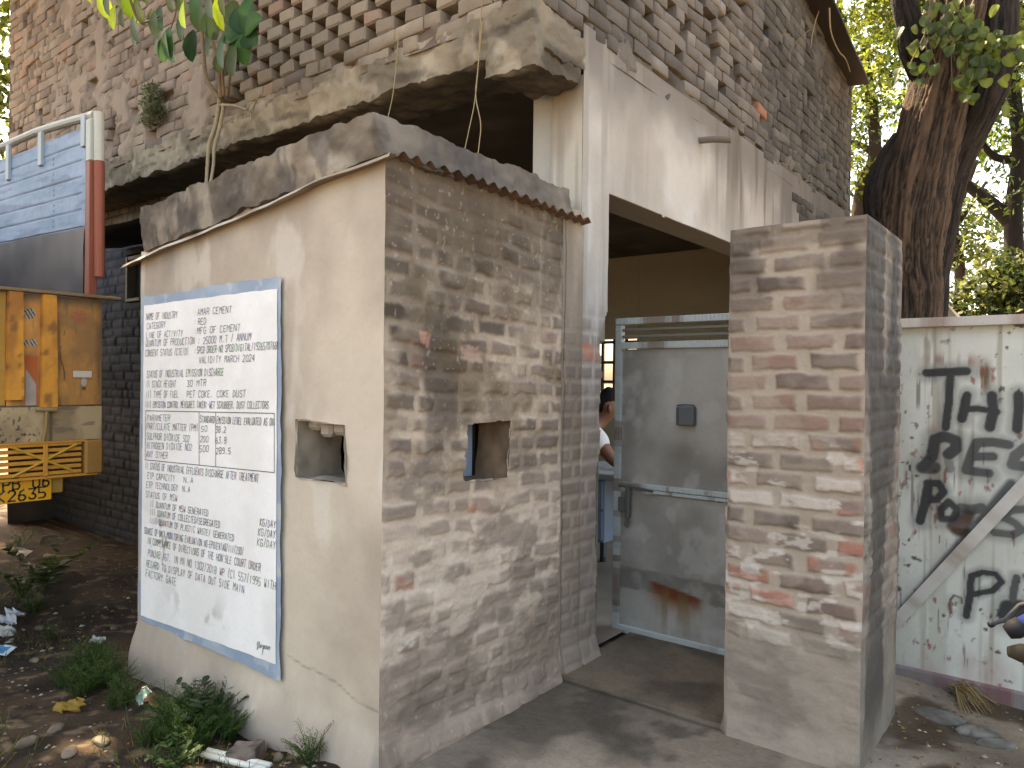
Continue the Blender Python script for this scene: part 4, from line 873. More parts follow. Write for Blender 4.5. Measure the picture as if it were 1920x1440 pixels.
# ------------------------------------------------------------------ truck parked beside the booth
TX, TY = -4.86, 2.02
truck = thing('parked_truck', (-7.4, .95, -.08), 'old truck with yellow wooden tailgate and pale blue body boards parked beside the booth', 'truck')
def ycol(s, a=(196, 150, 66), d=(128, 100, 66), k=.7):
    def f(p): return tuple(mixc(A(*a), A(*d), np.array(ss(.48, .64, float(fb(p[0] * 6, p[1] * 14, p[2] * 5, s, 4))) * k)))
    return f
b = MB()
for y0, y1 in ((-.2, .5), (.503, 1.0), (1.003, 1.512)): b.box((TX - .05, y0, 1.325), (TX, y1, 1.975), ycol(1), .004)
def c_tg(u, v):                                                         # u along y, v up: visible end of the tailgate
    y = 1.515 + u; z = 1.325 + v; n = fb(u * 5, v * 2.2, 0., 1001, 5)
    c = mixc(A(232, 168, 92), A(196, 138, 78), ss(.38, .64, n)); c = mixc(c, A(134, 104, 72), ss(.50, .66, fb(u * 26, v * 3, 0, 1003, 4)) * .65); c = mixc(c, A(150, 116, 80), ss(.5, .66, fb(u * 7, v * 5, 2., 1007, 4)) * .6)
    c = mixc(c, A(110, 98, 84), ss(1.90, 1.97, z + .04 * (n - .5)) * .8)
    c = mixc(c, A(104, 84, 62), ss(.07, .0, 2.03 - y + .06 * (n - .5)) * .7)
    c = mixc(c, A(190, 104, 56), ((y > 1.605) & (y < 1.675) & (z < 1.615)) * 1.0); c = mixc(c, A(176, 172, 164), ((y > 1.612) & (y < 1.665) & (z < 1.545 - (y - 1.61) * 1.6 + .05 * (n - .5))) * .9)
    for cy, cz, r in ((1.628, 1.86, .030), (1.648, 1.69, .022), (1.612, 1.69, .016)):
        d = np.hypot(y - cy, (z - cz) * .95) / r; stp = (np.sin((y + z * .6) * 330) > 0); c = mixc(c, np.where(stp[..., None], A(60, 62, 58), A(190, 184, 166)), ss(1.1, .9, d))
    d = np.hypot((y - 1.895), z - 1.865); pet = ss(.55, .6, .5 + .4 * np.cos(np.arctan2(z - 1.865, y - 1.895) * 9 + d * 60)); c = mixc(c, A(186, 104, 82), ss(.05, .035, d) * (.3 + .6 * pet))
    c = mixc(c, A(196, 186, 176), ss(1, .8, np.hypot((y - 1.925) / .018, (z - 1.465) / .03))); c = mixc(c, A(66, 58, 52), ss(1, .7, np.hypot((y - 1.925) / .014, (z - 1.425) / .014)) * .8)
    c = mixc(c, A(84, 70, 54), np.exp(-((y - 1.805 - .012 * np.sin(z * 22)) / .004) ** 2) * ss(.4, .55, fb(v * 9, 0, 0, 1005, 3)) * .9)
    return .004 * (n - .5) + 0 * z, c
b.box((TX - .05, 1.515, 1.325), (TX - .004, 2.03, 1.975), A(140, 112, 78), .004)
tg = b.build('tailgate', M_WOOD, truck)
relief('tailgate_board', (TX, 1.515, 1.325), (0, 1, 0), (0, 0, 1), .513, .65, .0045, c_tg, M_WOOD, tg, N=(1, 0, 0), wb=(.003, 5))
for y0, y1, zz in ((1.508, 1.592, 1.36), (1.683, 1.768, 1.315), (.6, .68, 1.32), (-.05, .03, 1.32)):
    def c_bat(P): n_ = fb(P[:, 1] * 9 + y0, P[:, 2] * 3, y0, 1061, 4); c_ = mixc(A(232, 158, 66), A(186, 122, 60), ss(.4, .62, n_)); return mixc(c_, A(116, 84, 54), ss(.56, .68, fb(P[:, 1] * 30, P[:, 2] * 14, y0, 1063, 4)) * .7)
    rough_hexa([(TX + .002, y0, zz), (TX + .042, y0, zz), (TX + .042, y1, zz), (TX + .002, y1, zz), (TX + .002, y0 + .004, 1.979), (TX + .04, y0 + .004, 1.979), (TX + .04, y1 - .008, 1.979), (TX + .002, y1 - .008, 1.979)], .018, .004, 4, c_bat, 'batten', M_WOOD, truck)
b = MB(); b.box((TX - .03, -.2, 1.982), (TX + .05, 2.12, 2.0), ycol(11, (146, 122, 86), (110, 92, 72)), .003); b.build('top_cap', M_WOOD, truck)
b = MB(); b.box((TX + .004, 1.862, 1.492), (TX + .01, 1.968, 1.532), A(222, 212, 196), .001); b.build('paper_label', M_PAINT, truck)
def c_sill(u, v):
    y = 1.30 + u; z = 1.105 + v; n = fb(u * 6, v * 4, 0., 1011, 5); c = mixc(A(196, 170, 130), A(160, 136, 104), ss(.4, .64, n))
    scr = ss(.62, .68, fb(u * 75, v * 60, 0, 1013, 3)) * (y < 1.69) * (y > 1.3) * ss(.45, .6, fb(u * 9, v * 7, 0, 1015, 3)); c = mixc(c, A(52, 50, 46), scr * .9)
    c = mixc(c, A(112, 100, 84), ss(.6, .7, fb(u * 9, v * 30, 0, 1017, 3)) * (y > 1.75) * .6); c = mixc(c, A(104, 88, 60), np.exp(-((y - 1.745) / .01) ** 2)); return .003 * (n - .5), c
b = MB(); b.box((TX - .08, -.2, 1.105), (TX - .006, 2.04, 1.318), A(150, 130, 90), .004); sil = b.build('rear_sill', M_WOOD, truck)
relief('lettered_panel', (TX, 1.30, 1.105), (0, 1, 0), (0, 0, 1), .73, .21, .005, c_sill, M_PAINT, sil, N=(1, 0, 0), wb=None)
b = MB(); b.tube([(TX + .01, 1.66, 1.305), (TX + .03, 1.725, 1.302), (TX + .03, 1.765, 1.30)], .014, 10, A(158, 136, 96)); b.tube([(TX + .025, 1.715, 1.30), (TX + .018, 1.712, 1.18), (TX + .01, 1.70, 1.11)], .009, 8, A(160, 130, 76)); b.build('tailgate_hook', M_METAL, truck)
b = MB(); yb = ycol(15, (214, 148, 60), (160, 110, 60), .8)
for k in range(6): z = .915 + k * .034; b.box((TX + .012, -.1, z), (TX + .045, 1.90, z + .021), yb, .003)
for y0, y1 in ((1.688, 1.712), (1.25, 1.275), (.7, .725)): b.box((TX + .048, y0, .912), (TX + .058, y1, 1.10), yb, .002)
for sgn, yc in ((1, 1.70), (1, .95)):
    for q in (-1, 1): b.tube([(TX + .05, yc - .17, 1.005 - q * .085), (TX + .05, yc, 1.005), (TX + .05, yc + .17, 1.005 + q * .085)], .008, 6, A(206, 158, 60))
b.box((TX + .0, -.15, .895), (TX + .05, 1.99, .910), yb, .002); b.box((TX + .0, -.15, 1.101), (TX + .05, 1.99, 1.112), yb, .002)
bp = b.build('slatted_bumper', M_WOOD, truck)
b = MB(); b.box((TX + .0, 1.915, .90), (TX + .06, 2.02, 1.112), ycol(17, (168, 122, 66), (130, 98, 66)), .012); b.build('bumper_end', M_WOOD, truck)
b = MB(); b.box((TX + .012, 1.385, .768), (TX + .02, 1.745, .912), ycol(19, (238, 168, 34), (200, 146, 56), .35), .003); np_ = b.build('number_plate', M_PAINT, truck)
b = MB(); rs = random.Random(8)
write(b, "PB 06", (TX + .0225, 1.495, .846), (TX + .0225, 1.735, .851), .062, .0095, (1, 0, 0), (.03, .03, .03), rs, .08, 0); write(b, "K2635", (TX + .0225, 1.470, .780), (TX + .0225, 1.715, .784), .058, .0095, (1, 0, 0), (.03, .03, .03), rs, .08, 0)
b.build('plate_lettering', M_INK, np_)
b = MB(); b.box((TX - .02, 1.752, .80), (TX + .0, 1.815, .91), ycol(21, (196, 152, 60), (150, 116, 60)), .008); b.build('bracket', M_METAL, truck)
# corner posts, blue body boards and rail of the far side
b = MB()
for z0, z1, c in ((.95, 2.838, A(146, 82, 62)), (2.839, 3.10, A(188, 190, 180))): b.box((TX - .085, 1.955, z0), (TX - .02, 2.005, z1), c, .004)
b.build('corner_post', M_PAINT, truck)
b = MB(); b.tube([(TX - .002, 2.012, 2.12), (TX - .004, 2.008, 2.4), (TX - .004, 2.004, 2.838)], .030, 12, A(162, 92, 70)); b.tube([(TX - .004, 2.004, 2.8385), (TX - .004, 2.0, 3.14)], .030, 12, A(206, 204, 190)); b.build('pipe', M_PAINT, truck)
def c_board(u, v):                                                       # u along -x, v up
    pl = .105; k = np.floor(v / pl); f = v / pl - k; d = np.minimum(f, 1 - f) * pl; n = fb(u * 2, v * 14, k, 1031, 5)
    c = mixc(A(160, 178, 200), A(142, 164, 186), ss(.36, .64, n)); c = mixc(c, A(122, 136, 158), ss(.56, .7, fb(u * 3, v * 26, 0, 1033, 4)) * .6); g = ss(.006, .002, d) * (u > .05); c = mixc(c, A(40, 40, 42), g * .9)
    for uu in (.50, 1.62, 1.70, 3.0): c = mixc(c, A(60, 62, 66), ss(1, .6, np.hypot((u - uu - .01 * np.sin(k * 5)) / .012, (d - .035) / .012)) * (np.sin(k * 7 + uu) > -.8) * .8)
    return -.006 * g + .004 * (n - .5), c
relief('body_boards', (TX - .16, 1.985, 2.455), (-1, 0, .035), (0, 0, 1), 4.0, .625, .0075, c_board, M_WOOD, truck, N=(0, -1, 0), wb=(.003, 4))
b = MB(); b.box((TX - 4.2, 1.99, 2.44), (TX - .1, 2.015, 3.06), A(140, 160, 184), .003)
b.box((TX - 4.2, 1.985, 1.15), (TX - .06, 2.015, 2.438), A(98, 88, 80), .003); b.box((TX - 4.2, -.21, 1.15), (TX - .06, -.18, 2.45), A(98, 88, 80), .003); b.box((TX - 4.2, -.21, 2.455), (TX - .1, -.18, 3.05), A(140, 160, 184), .003)
b.box((TX - 4.2, -.19, 1.12), (TX - .06, 2.0, 1.15), A(92, 80, 66), .003); b.box((TX - 4.24, -.21, 1.15), (TX - 4.205, 2.0, 3.05), A(140, 160, 184), .003); b.build('body_sides', M_WOOD, truck)
b = MB(); n = 14                                                           # limp tarpaulin inside the body
P0 = []; F0 = []; us = np.linspace(0, 3.9, 80); vs = np.linspace(0, .5, 16); u, v = np.meshgrid(us, vs, indexing='ij')
P = np.stack([TX - .09 - u, 1.972 - .03 * fb(u * 3, v * 2, 0, 1041, 4), 1.93 + v + .035 * u], -1)
npmesh('tarpaulin', P.reshape(-1, 3), gridfaces(80, 16), mixc(A(84, 77, 76), A(62, 59, 62), ss(.4, .6, fb(u * 2.2, v * 2, 0, 1043, 4))).reshape(-1, 3), M_PAINT, truck)
b = MB(); rl = A(180, 180, 172); b.tube([(TX - .06, 2.0, 3.135), (TX - .4, 2.0, 3.17), (TX - 1.0, 2.0, 3.22), (TX - 4.2, 2.0, 3.33)], .028, 10, rl); b.build('rail', M_PAINT, truck)
for x in (TX - .16, TX - .86, TX - 1.48, TX - 2.6, TX - 4.1):
    b = MB(); b.box((x - .03, 1.965, 2.95), (x + .03, 1.987, 3.14 + (TX - x) * .05), A(170, 182, 186), .003); b.build('rail_post', M_PAINT, truck)
b = MB(); b.box((TX - 6.0, .35, .66), (TX - .1, .5, .88), A(60, 56, 52), .01); b.box((TX - 6.0, 1.35, .66), (TX - .1, 1.5, .88), A(60, 56, 52), .01); b.tube([(TX - 2.0, 0, .42), (TX - 2.0, 1.85, .42)], .07, 10, A(50, 48, 46)); b.build('chassis', M_METAL, truck)
for wx in (TX - 2.0, TX - 5.3):
    for wy in (-.08, 1.62):
        b = MB(); pts = [(wx, wy + q, .42) for q in (0, .03, .06, .22, .25, .28)]; b.tube(pts, [.36, .46, .49, .49, .46, .36], 28, A(46, 44, 42)); wh = b.build('wheel', M_DARK, truck)
        b = MB(); b.tube([(wx, wy - .008, .42), (wx, wy + .288, .42)], .24, 20, A(120, 112, 100)); b.tube([(wx, wy - .03, .42), (wx, wy + .31, .42)], .08, 12, A(90, 84, 76)); b.build('rim', M_METAL, wh)
b = MB(); b.box((TX - 6.1, -.15, .75), (TX - 4.35, 1.95, 1.55), A(196, 150, 60), .06); b.box((TX - 5.95, -.1, 1.56), (TX - 4.4, 1.9, 2.45), A(196, 150, 60), .12); cab = b.build('cab', M_PAINT, truck)
b = MB(); b.box((TX - 5.97, .05, 1.7), (TX - 5.955, 1.75, 2.3), A(60, 66, 70), .004); b.build('windscreen', M_METAL, cab)
# ------------------------------------------------------------------ dark corrugated sheet behind the booth
ux = np.linspace(0, 3.2, 170); uy = np.linspace(0, 1, 12); u, v = np.meshgrid(ux, uy, indexing='ij')
P = np.stack([-4.22 - u, 2.3 + .97 * v, 2.56 + .19 * v + .010 * np.sin(u / .076 * 6.283) * ss(0, .3, v) + .03 * (fb(u * 1.6, v * 2, 0, 1051, 3) - .5) - .0 * u], -1)
aw = npmesh('corrugated_sheet', P.reshape(-1, 3), gridfaces(170, 12), mixc(A(40, 40, 42), A(56, 51, 47), ss(.45, .6, fb(u * 4, v * 4, 0, 1053, 3))).reshape(-1, 3), M_METAL)
tag(aw, 'dark corrugated sheet jutting from the wall between the booth roof and the truck', 'roof sheet')

# ------------------------------------------------------------------ leaves
def leafmesh(mb, p, d, n, L, W, col, kind=0):
    """one leaf: base p, direction d, normal n"""
    d = d.normalized(); s = d.cross(n).normalized(); n = s.cross(d)
    if kind == 0:
        mb.add([p, p + d * L * .45 + s * W / 2 - n * L * .05, p + d * L - n * L * .12, p + d * L * .45 - s * W / 2 - n * L * .05], [(0, 1, 2, 3)], col)
    else:                                                                   # broad leaf with a folded midrib
        t = [0, .12, .3, .55, .8, .93, 1]; wd = [.04, .5, .85, 1, .74, .4, .02] if kind == 1 else [.45, .9, 1, .97, .74, .42, .02]; m = len(t)
        vs = []; c2 = tuple(min(1, q * 1.35 + .012) for q in col)
        cs = []
        for q, ww in zip(t, wd):
            mid = p + d * L * q - n * L * .22 * q * q
            vs += [mid + s * W / 2 * ww + n * W * .10 * ww, mid, mid - s * W / 2 * ww + n * W * .10 * ww]; cs += [col, c2, col]
        fs = []
        for k in range(m - 1):
            a = 3 * k; fs += [(a, a + 1, a + 4, a + 3), (a + 1, a + 2, a + 5, a + 4)]
        mb.add(vs, fs, cs)
def rv(r): 
    while 1:
        v = Vector((r.uniform(-1, 1), r.uniform(-1, 1), r.uniform(-1, 1)))
        if .05 < v.length < 1: return v.normalized()
def leafcloud(name, blobs, n, L, W, cols, seed, parent, mtl, kind=0, droop=.4, sprig=7):
    """leaves on short sprigs scattered through the blobs' volume (numpy, many small faces)"""
    r = np.random.RandomState(seed); wts = np.array([b_[3] ** 2.2 for b_ in blobs]); wts /= wts.sum()
    ns = n // sprig; bi = r.choice(len(blobs), ns, p=wts); B = np.array([b_[:3] for b_ in blobs])[bi]; rad = np.array([b_[3] for b_ in blobs])[bi]
    dr = r.normal(size=(ns, 3)); dr /= np.linalg.norm(dr, axis=1)[:, None]
    C = B + dr * (rad * r.rand(ns) ** .45)[:, None] * np.array([1, 1, .75])
    sd = r.normal(size=(ns, 3)); sd[:, 2] -= droop; sd /= np.linalg.norm(sd, axis=1)[:, None]
    Ps = []; K = []
    tone = r.rand(ns); CC = np.array(cols, float)
    for j in range(sprig):
        f = j / max(1, sprig - 1) - .5; p = C + sd * (f * L * sprig * .42)[..., None] if False else C + sd * (f * L * sprig * .42)
        d = sd * .7 + r.normal(size=(ns, 3)) * .75; d /= np.linalg.norm(d, axis=1)[:, None]
        nn = r.normal(size=(ns, 3)) * .7 + np.array([0, 0, 1.]); s = np.cross(d, nn); s /= np.linalg.norm(s, axis=1)[:, None] + 1e-9
        l = L * (.65 + .7 * r.rand(ns))[:, None]; wd = l * (W / L)
        up_ = np.cross(s, d)
        Ps.append(np.stack([p, p + d * l * .45 + s * wd / 2, p + d * l - up_ * l * .1, p + d * l * .45 - s * wd / 2], 1))
        t = np.clip(tone + .25 * (r.rand(ns) - .5), 0, .999) * (len(cols) - 1); i = t.astype(int); f_ = (t - i)[:, None]
        K.append(np.repeat((CC[i] * (1 - f_) + CC[np.minimum(i + 1, len(cols) - 1)] * f_)[:, None], 4, 1))
    P = np.concatenate(Ps).reshape(-1, 3); Cc = np.concatenate(K).reshape(-1, 3); F = np.arange(len(P)).reshape(-1, 4)
    return npmesh(name, P, F, Cc, mtl, parent, smooth=False)
LG = [lin(48, 60, 26), lin(72, 88, 38), lin(102, 116, 52), lin(134, 144, 72)]
LD = [lin(32, 46, 22), lin(48, 66, 28), lin(66, 86, 36)]
LY = [lin(66, 82, 40), lin(94, 106, 56), lin(120, 128, 76)]
def limb(b, pts, r0, r1, n=10, col=A(66, 54, 44), seed=1, rough=.12):
    pts = [Vector(p) for p in pts]; out = []
    for i in range(len(pts) - 1):                                           # Catmull-Rom
        p0 = pts[max(i - 1, 0)]; p1 = pts[i]; p2 = pts[i + 1]; p3 = pts[min(i + 2, len(pts) - 1)]
        for k in range(8):
            t = k / 8; out.append(.5 * ((2 * p1) + (p2 - p0) * t + (2 * p0 - 5 * p1 + 4 * p2 - p3) * t * t + (3 * p1 - p0 - 3 * p2 + p3) * t ** 3))
    out.append(pts[-1]); m = len(out); rad = [r0 + (r1 - r0) * (i / (m - 1)) for i in range(m)]
    rd = lambda a, i: 1 + rough * (float(n3(math.cos(a) * 3 + seed, math.sin(a) * 3, i * .12, seed)) - .5) * 2
    b.tube(out, rad, n, col, True, None, rd)
# big leaning trunk behind the gate
T0 = (-1.36, 8.0, 0)
tree = thing('big_tree', (-1.36, 8.0, -.1), 'big old tree with a leaning furrowed trunk and climbing leaves behind the gate and pillar', 'tree')
def trunk_tube(pts, rads, nsd, seed, base):
    pts = [Vector(p) for p in pts]; N_ = 150; tt = np.linspace(0, len(pts) - 1, N_); P = []
    for t in tt:
        i = min(int(t), len(pts) - 2); f = t - i; p0, p1, p2, p3 = pts[max(i - 1, 0)], pts[i], pts[i + 1], pts[min(i + 2, len(pts) - 1)]
        P.append(.5 * ((2 * p1) + (p2 - p0) * f + (2 * p0 - 5 * p1 + 4 * p2 - p3) * f * f + (3 * p1 - p0 - 3 * p2 + p3) * f ** 3))
    P = np.array(P); rr = np.interp(tt, range(len(rads)), rads); a = np.linspace(0, 2 * np.pi, nsd, endpoint=False)
    I, Aa = np.meshgrid(np.arange(N_), a, indexing='ij'); z = P[I][..., 2]
    Ab = Aa + .5 * (fb(np.cos(Aa) * 3, np.sin(Aa) * 3, z * 1.6, seed + 21, 3) - .5)
    ridge = fb(np.cos(Ab) * 9 + .18 * z * 3, np.sin(Ab) * 9, z * 1.3, seed, 4) - .5; lump = fb(np.cos(Aa) * 1.4, np.sin(Aa) * 1.4, z * 1.1, seed + 3, 3) - .5
    fine = np.abs(fb(np.cos(Ab) * 15 + z * .3, np.sin(Ab) * 15, z * 2.6, seed + 5, 4) - .5) * 2
    r = rr[I] * (1 + .20 * ridge + .22 * lump - .10 * (1 - fine) ** 3)
    V = np.stack([P[I][..., 0] + r * np.cos(Aa), P[I][..., 1] + r * np.sin(Aa), z], -1)
    c = mixc(base[0], base[1], ss(.3, .7, ridge + .5)); c = mixc(c, base[2], ss(.25, .02, fine) * .85); c = mixc(c, base[1] * 1.25, ss(.6, .7, fb(np.cos(Aa) * 5, np.sin(Aa) * 5, z * .8, seed + 9, 4)) * .6)
    f = []
    i = np.arange(N_ * nsd).reshape(N_, nsd); j = np.roll(i, -1, 1); f = np.stack([i[:-1], j[:-1], j[1:], i[1:]], -1).reshape(-1, 4)
    return V.reshape(-1, 3), f, c.reshape(-1, 3)
bk = (A(70, 56, 46), A(100, 80, 64), A(30, 26, 23))
def join(parts):
    P = []; F = []; C_ = []; k = 0
    for p, f, c in parts: P.append(p); F.append(f + k); C_.append(c); k += len(p)
    return np.concatenate(P), np.concatenate(F), np.concatenate(C_)
def tp(px, py, y): return on(px, py, 'y', y)
p1 = trunk_tube([(-1.50, 8, -.1), tp(1708, 600, 8), tp(1706, 500, 8), tp(1712, 400, 8), tp(1738, 270, 8), tp(1772, 120, 8), tp(1800, -30, 8), tp(1840, -260, 8), tp(1870, -520, 8)], [.33, .285, .29, .315, .30, .27, .26, .22, .15], 160, 1201, bk)
bd = (A(46, 40, 36), A(62, 52, 45), A(24, 22, 21))  # darker bark set: backlit silhouette of the side stems put into the colour
p2 = trunk_tube([(-1.30, 8.25, -.1), tp(1742, 590, 8.25), tp(1756, 480, 8.25), tp(1782, 330, 8.25), tp(1838, 200, 8.25), tp(1866, 80, 8.25), tp(1872, -60, 8.25), tp(1910, -300, 8.3)], [.22, .17, .15, .17, .2, .19, .17, .12], 90, 1211, bd)
p3 = trunk_tube([tp(1740, 150, 8.0), tp(1716, 100, 7.9), tp(1706, 50, 7.8), tp(1690, -20, 7.7), tp(1660, -220, 7.6)], [.16, .15, .12, .11, .05], 60, 1221, bd)
p4 = trunk_tube([tp(1716, 560, 8.0), tp(1668, 430, 8.0), tp(1652, 400, 7.98), tp(1655, 330, 8.0), tp(1690, 250, 8.05)], [.12, .17, .17, .15, .08], 80, 1231, bd)
P, F, Cc = join([p1, p2, p3, p4]); npmesh('trunk', P, F, Cc, M_BARK, tree)
def blob_px(lst, y): return [(*on(px, py, 'y', y), r) for px, py, r in lst]
up = blob_px([(1600, 60, .55), (1640, 20, .6), (1700, -60, .7), (1840, -80, .8), (1920, -60, .8), (1630, 140, .35), (1900, 60, .45), (1680, 20, .4), (1800, -180, 1.4), (1680, -200, 1.2), (1980, -150, 1.2), (2000, 60, .8)], 9.6)
leafcloud('crown', up, 10000, .085, .05, LG, 31, tree, M_LEAF, sprig=8)
r = random.Random(4); b = MB()                                              # climber with heart shaped leaves on the trunk
for k in range(170):
    px, py = r.choice([(1800, 30), (1815, 70), (1830, 110), (1850, 95), (1870, 70), (1790, 20), (1830, 150), (1845, 125), (1780, 60), (1700, 105)]); px += r.gauss(0, 26); py += r.gauss(0, 22)
    q = on(px, py, 'y', 7.62 + r.uniform(-.08, .1)); c = r.choice([lin(66, 82, 34), lin(88, 102, 42), lin(54, 70, 34), lin(104, 116, 50)]); leafmesh(b, q, Vector((r.uniform(-.6, .6), -.25, -.8)), Vector((r.uniform(-.5, .5), -1, .35)), r.uniform(.055, .12), r.uniform(.05, .11), tuple(c), 2)
for k in range(7):
    x0 = r.uniform(1730, 1840); q0 = on(x0, r.uniform(-20, 20), 'y', 7.6); q1 = on(x0 + r.uniform(-50, 20), r.uniform(90, 190), 'y', 7.62); b.tube([q0, (q0 + q1) / 2 + Vector((r.uniform(-.1, .1), -.05, 0)), q1], .006, 5, A(120, 104, 72))
b.build('climber', M_LEAF, tree)

# trees in the sunlight beyond
def small_tree(label, base, pts_list, blobs, n, L, W, cols, seed, group='trees beyond the gate', name='tree', trunkcol=A(58, 48, 40), sprig=7):
    t = thing(name, base, label, 'tree', group); b = MB()
    for pts, r0, r1 in pts_list: limb(b, pts, r0, r1, 9, trunkcol, seed)
    b.build('trunk', M_BARK, t, True); leafcloud('crown', blobs, n, L, W, cols, seed, t, M_LEAF, sprig=sprig); return t
y = 14
small_tree('dark trunked tree with a low forking branch at the right edge of the picture', (*on(1905, 590, 'y', y).xy, -.1), [([(on(1905, 640, 'y', y).x, y, -.1), on(1902, 560, 'y', y), on(1900, 400, 'y', y), on(1912, 280, 'y', y), on(1900, 150, 'y', y), on(1910, -100, 'y', y)], .17, .08),
    ([on(1900, 420, 'y', y), on(1850, 375, 'y', y), on(1785, 325, 'y', y), on(1740, 290, 'y', y)], .13, .05), ([on(1902, 300, 'y', y), on(1860, 290, 'y', y), on(1820, 235, 'y', y)], .08, .03), ([on(1785, 325, 'y', y), on(1770, 270, 'y', y)], .05, .02)],
    blob_px([(1830, 180, .9), (1900, 200, 1.), (1880, 300, .7), (1950, 120, 1.2), (1800, 250, .6), (1860, 60, 1.1), (1930, 380, .8), (1770, 230, .45)], y), 2900, .12, .05, LD + [lin(84, 104, 44)], 41, trunkcol=A(34, 29, 26))
y = 13
small_tree('leafy tree filling the gap between the building and the leaning trunk', (*on(1612, 590, 'y', y).xy, -.1), [([(on(1612, 640, 'y', y).x, y, -.1), on(1610, 420, 'y', y), on(1640, 280, 'y', y), on(1620, 100, 'y', y)], .16, .07), ([on(1640, 290, 'y', y), on(1610, 270, 'y', y), on(1560, 260, 'y', y)], .06, .03)],
    blob_px([(1620, 180, .8), (1650, 240, .75), (1610, 300, .6), (1660, 120, .8), (1600, 90, .9), (1640, 340, .45), (1610, 370, .4), (1690, 60, .9), (1590, 220, .6), (1660, 10, 1.0), (1560, 300, .8)], y), 5600, .105, .045, LG, 43)
y = 19
small_tree('sunlit yellow green tree low in the distance above the white gate', (*on(1800, 590, 'y', y).xy, -.1), [([(on(1800, 640, 'y', y).x, y, -.1), on(1800, 520, 'y', y), on(1790, 420, 'y', y), on(1830, 300, 'y', y)], .14, .06), ([on(1790, 430, 'y', y), on(1850, 340, 'y', y)], .06, .03), ([on(1798, 500, 'y', y), on(1750, 470, 'y', y)], .07, .03)],
    blob_px([(1790, 430, .8), (1840, 410, .7), (1770, 390, .6), (1850, 480, .7), (1800, 480, .6), (1760, 440, .45), (1880, 440, .9)], y), 1700, .16, .065, LY, 47)
y = 24
small_tree('pale tall tree far behind the others in the middle of the gap', (*on(1760, 590, 'y', y).xy, -.1), [([(on(1760, 640, 'y', y).x, y, -.1), on(1765, 400, 'y', y), on(1750, 250, 'y', y), on(1790, 50, 'y', y)], .25, .1), ([on(1765, 300, 'y', y), on(1830, 200, 'y', y)], .1, .04)],
    blob_px([(1780, 230, 1.2), (1830, 160, 1.5), (1850, 280, 1.2), (1790, 60, 1.6), (1900, 240, 1.6), (1740, 130, 1.2), (1690, 200, 1.4), (1900, 60, 1.8), (1640, 150, 1.8), (1600, 300, 1.2), (1660, 350, .8)], y), 1900, .22, .09, [lin(86, 104, 54), lin(104, 126, 60), lin(134, 150, 78)], 53)
y = 10.5
bush = thing('bush', (*on(1850, 590, 'y', y).xy, 0), 'dark leafy bush behind the top rail of the white gate', 'bush', None)
b = MB(); r = random.Random(9)
for k in range(9): x = on(1800 + k * 16, 590, 'y', y).x; b.tube([(x, y, 0), (x + r.uniform(-.1, .1), y, 1.2), (x + r.uniform(-.3, .3), y + r.uniform(-.2, .2), 2.2)], [.03, .02, .008], 6, A(64, 54, 42))
b.build('stem', M_BARK, bush)
leafcloud('foliage', blob_px([(1830, 560, .35), (1860, 545, .4), (1900, 550, .45), (1880, 500, .3), (1800, 585, .22), (1930, 520, .5), (1850, 620, .6), (1920, 620, .6)], y), 4500, .085, .05, [lin(36, 48, 28), lin(54, 68, 36), lin(76, 86, 46), lin(104, 106, 60)], 57, bush, M_LEAF)
# old masonry wall running away behind the trunk
def c_old(P): return c_pl((166, 152, 130), (128, 116, 100), 15)(P)
a1 = on(1745, 530, 'y', 9.0); a2 = on(1795, 600, 'y', 9.0)
w_ = rough_hexa([(-2.0, 8.95, -.1), (a2.x + .3, 8.95, -.1), (a2.x + .3, 9.2, -.1), (-2.0, 9.2, -.1), (-2.0, 8.95, 3.35), (a2.x + .3, 8.95, 1.9), (a2.x + .3, 9.2, 1.9), (-2.0, 9.2, 3.35)], .08, .03, 3, c_old, 'boundary_wall', M_PLAST)
tag(w_, 'broken masonry wall with a sloping top beside the leaning tree trunk', 'wall')
# tree at the far left end of the building, and the shade tree overhead (mostly out of the frame)
small_tree('tree showing as a strip of leaves left of the building end', (-13.5, 4.6, -.1), [([(-13.5, 4.6, -.1), (-13.4, 4.5, 2.5), (-13.0, 4.3, 4.5), (-12.6, 4.2, 6.5)], .2, .08)], [(-12.4, 4.2, 5.6, 1.2), (-13, 4.4, 4.4, 1.0), (-12.9, 3.6, 6.6, 1.5), (-12.3, 4.0, 7.2, 1.3), (-13.6, 4.6, 3.3, .9)], 5200, .15, .075, LG, 61, None)
shade = thing('shade_tree', (-10.4, -3.2, -.1), 'wide shade tree over the truck, mostly unseen, with leaf clumps added to block sun', 'tree')
b = MB(); limb(b, [(-10.4, -3.2, -.1), (-10.2, -3.0, 2.5), (-9.8, -2.0, 5.2), (-9.0, -.2, 7.4), (-8.4, 1.2, 8.6)], .4, .12, 14, A(84, 70, 58), 3); limb(b, [(-9.8, -2.0, 5.2), (-8.6, -1.6, 7.2), (-6.6, -.8, 8.6), (-5, .2, 9.0), (-3.4, 1.0, 9.3)], .2, .04, 10, A(84, 70, 58), 5); b.build('trunk', M_BARK, shade, True)
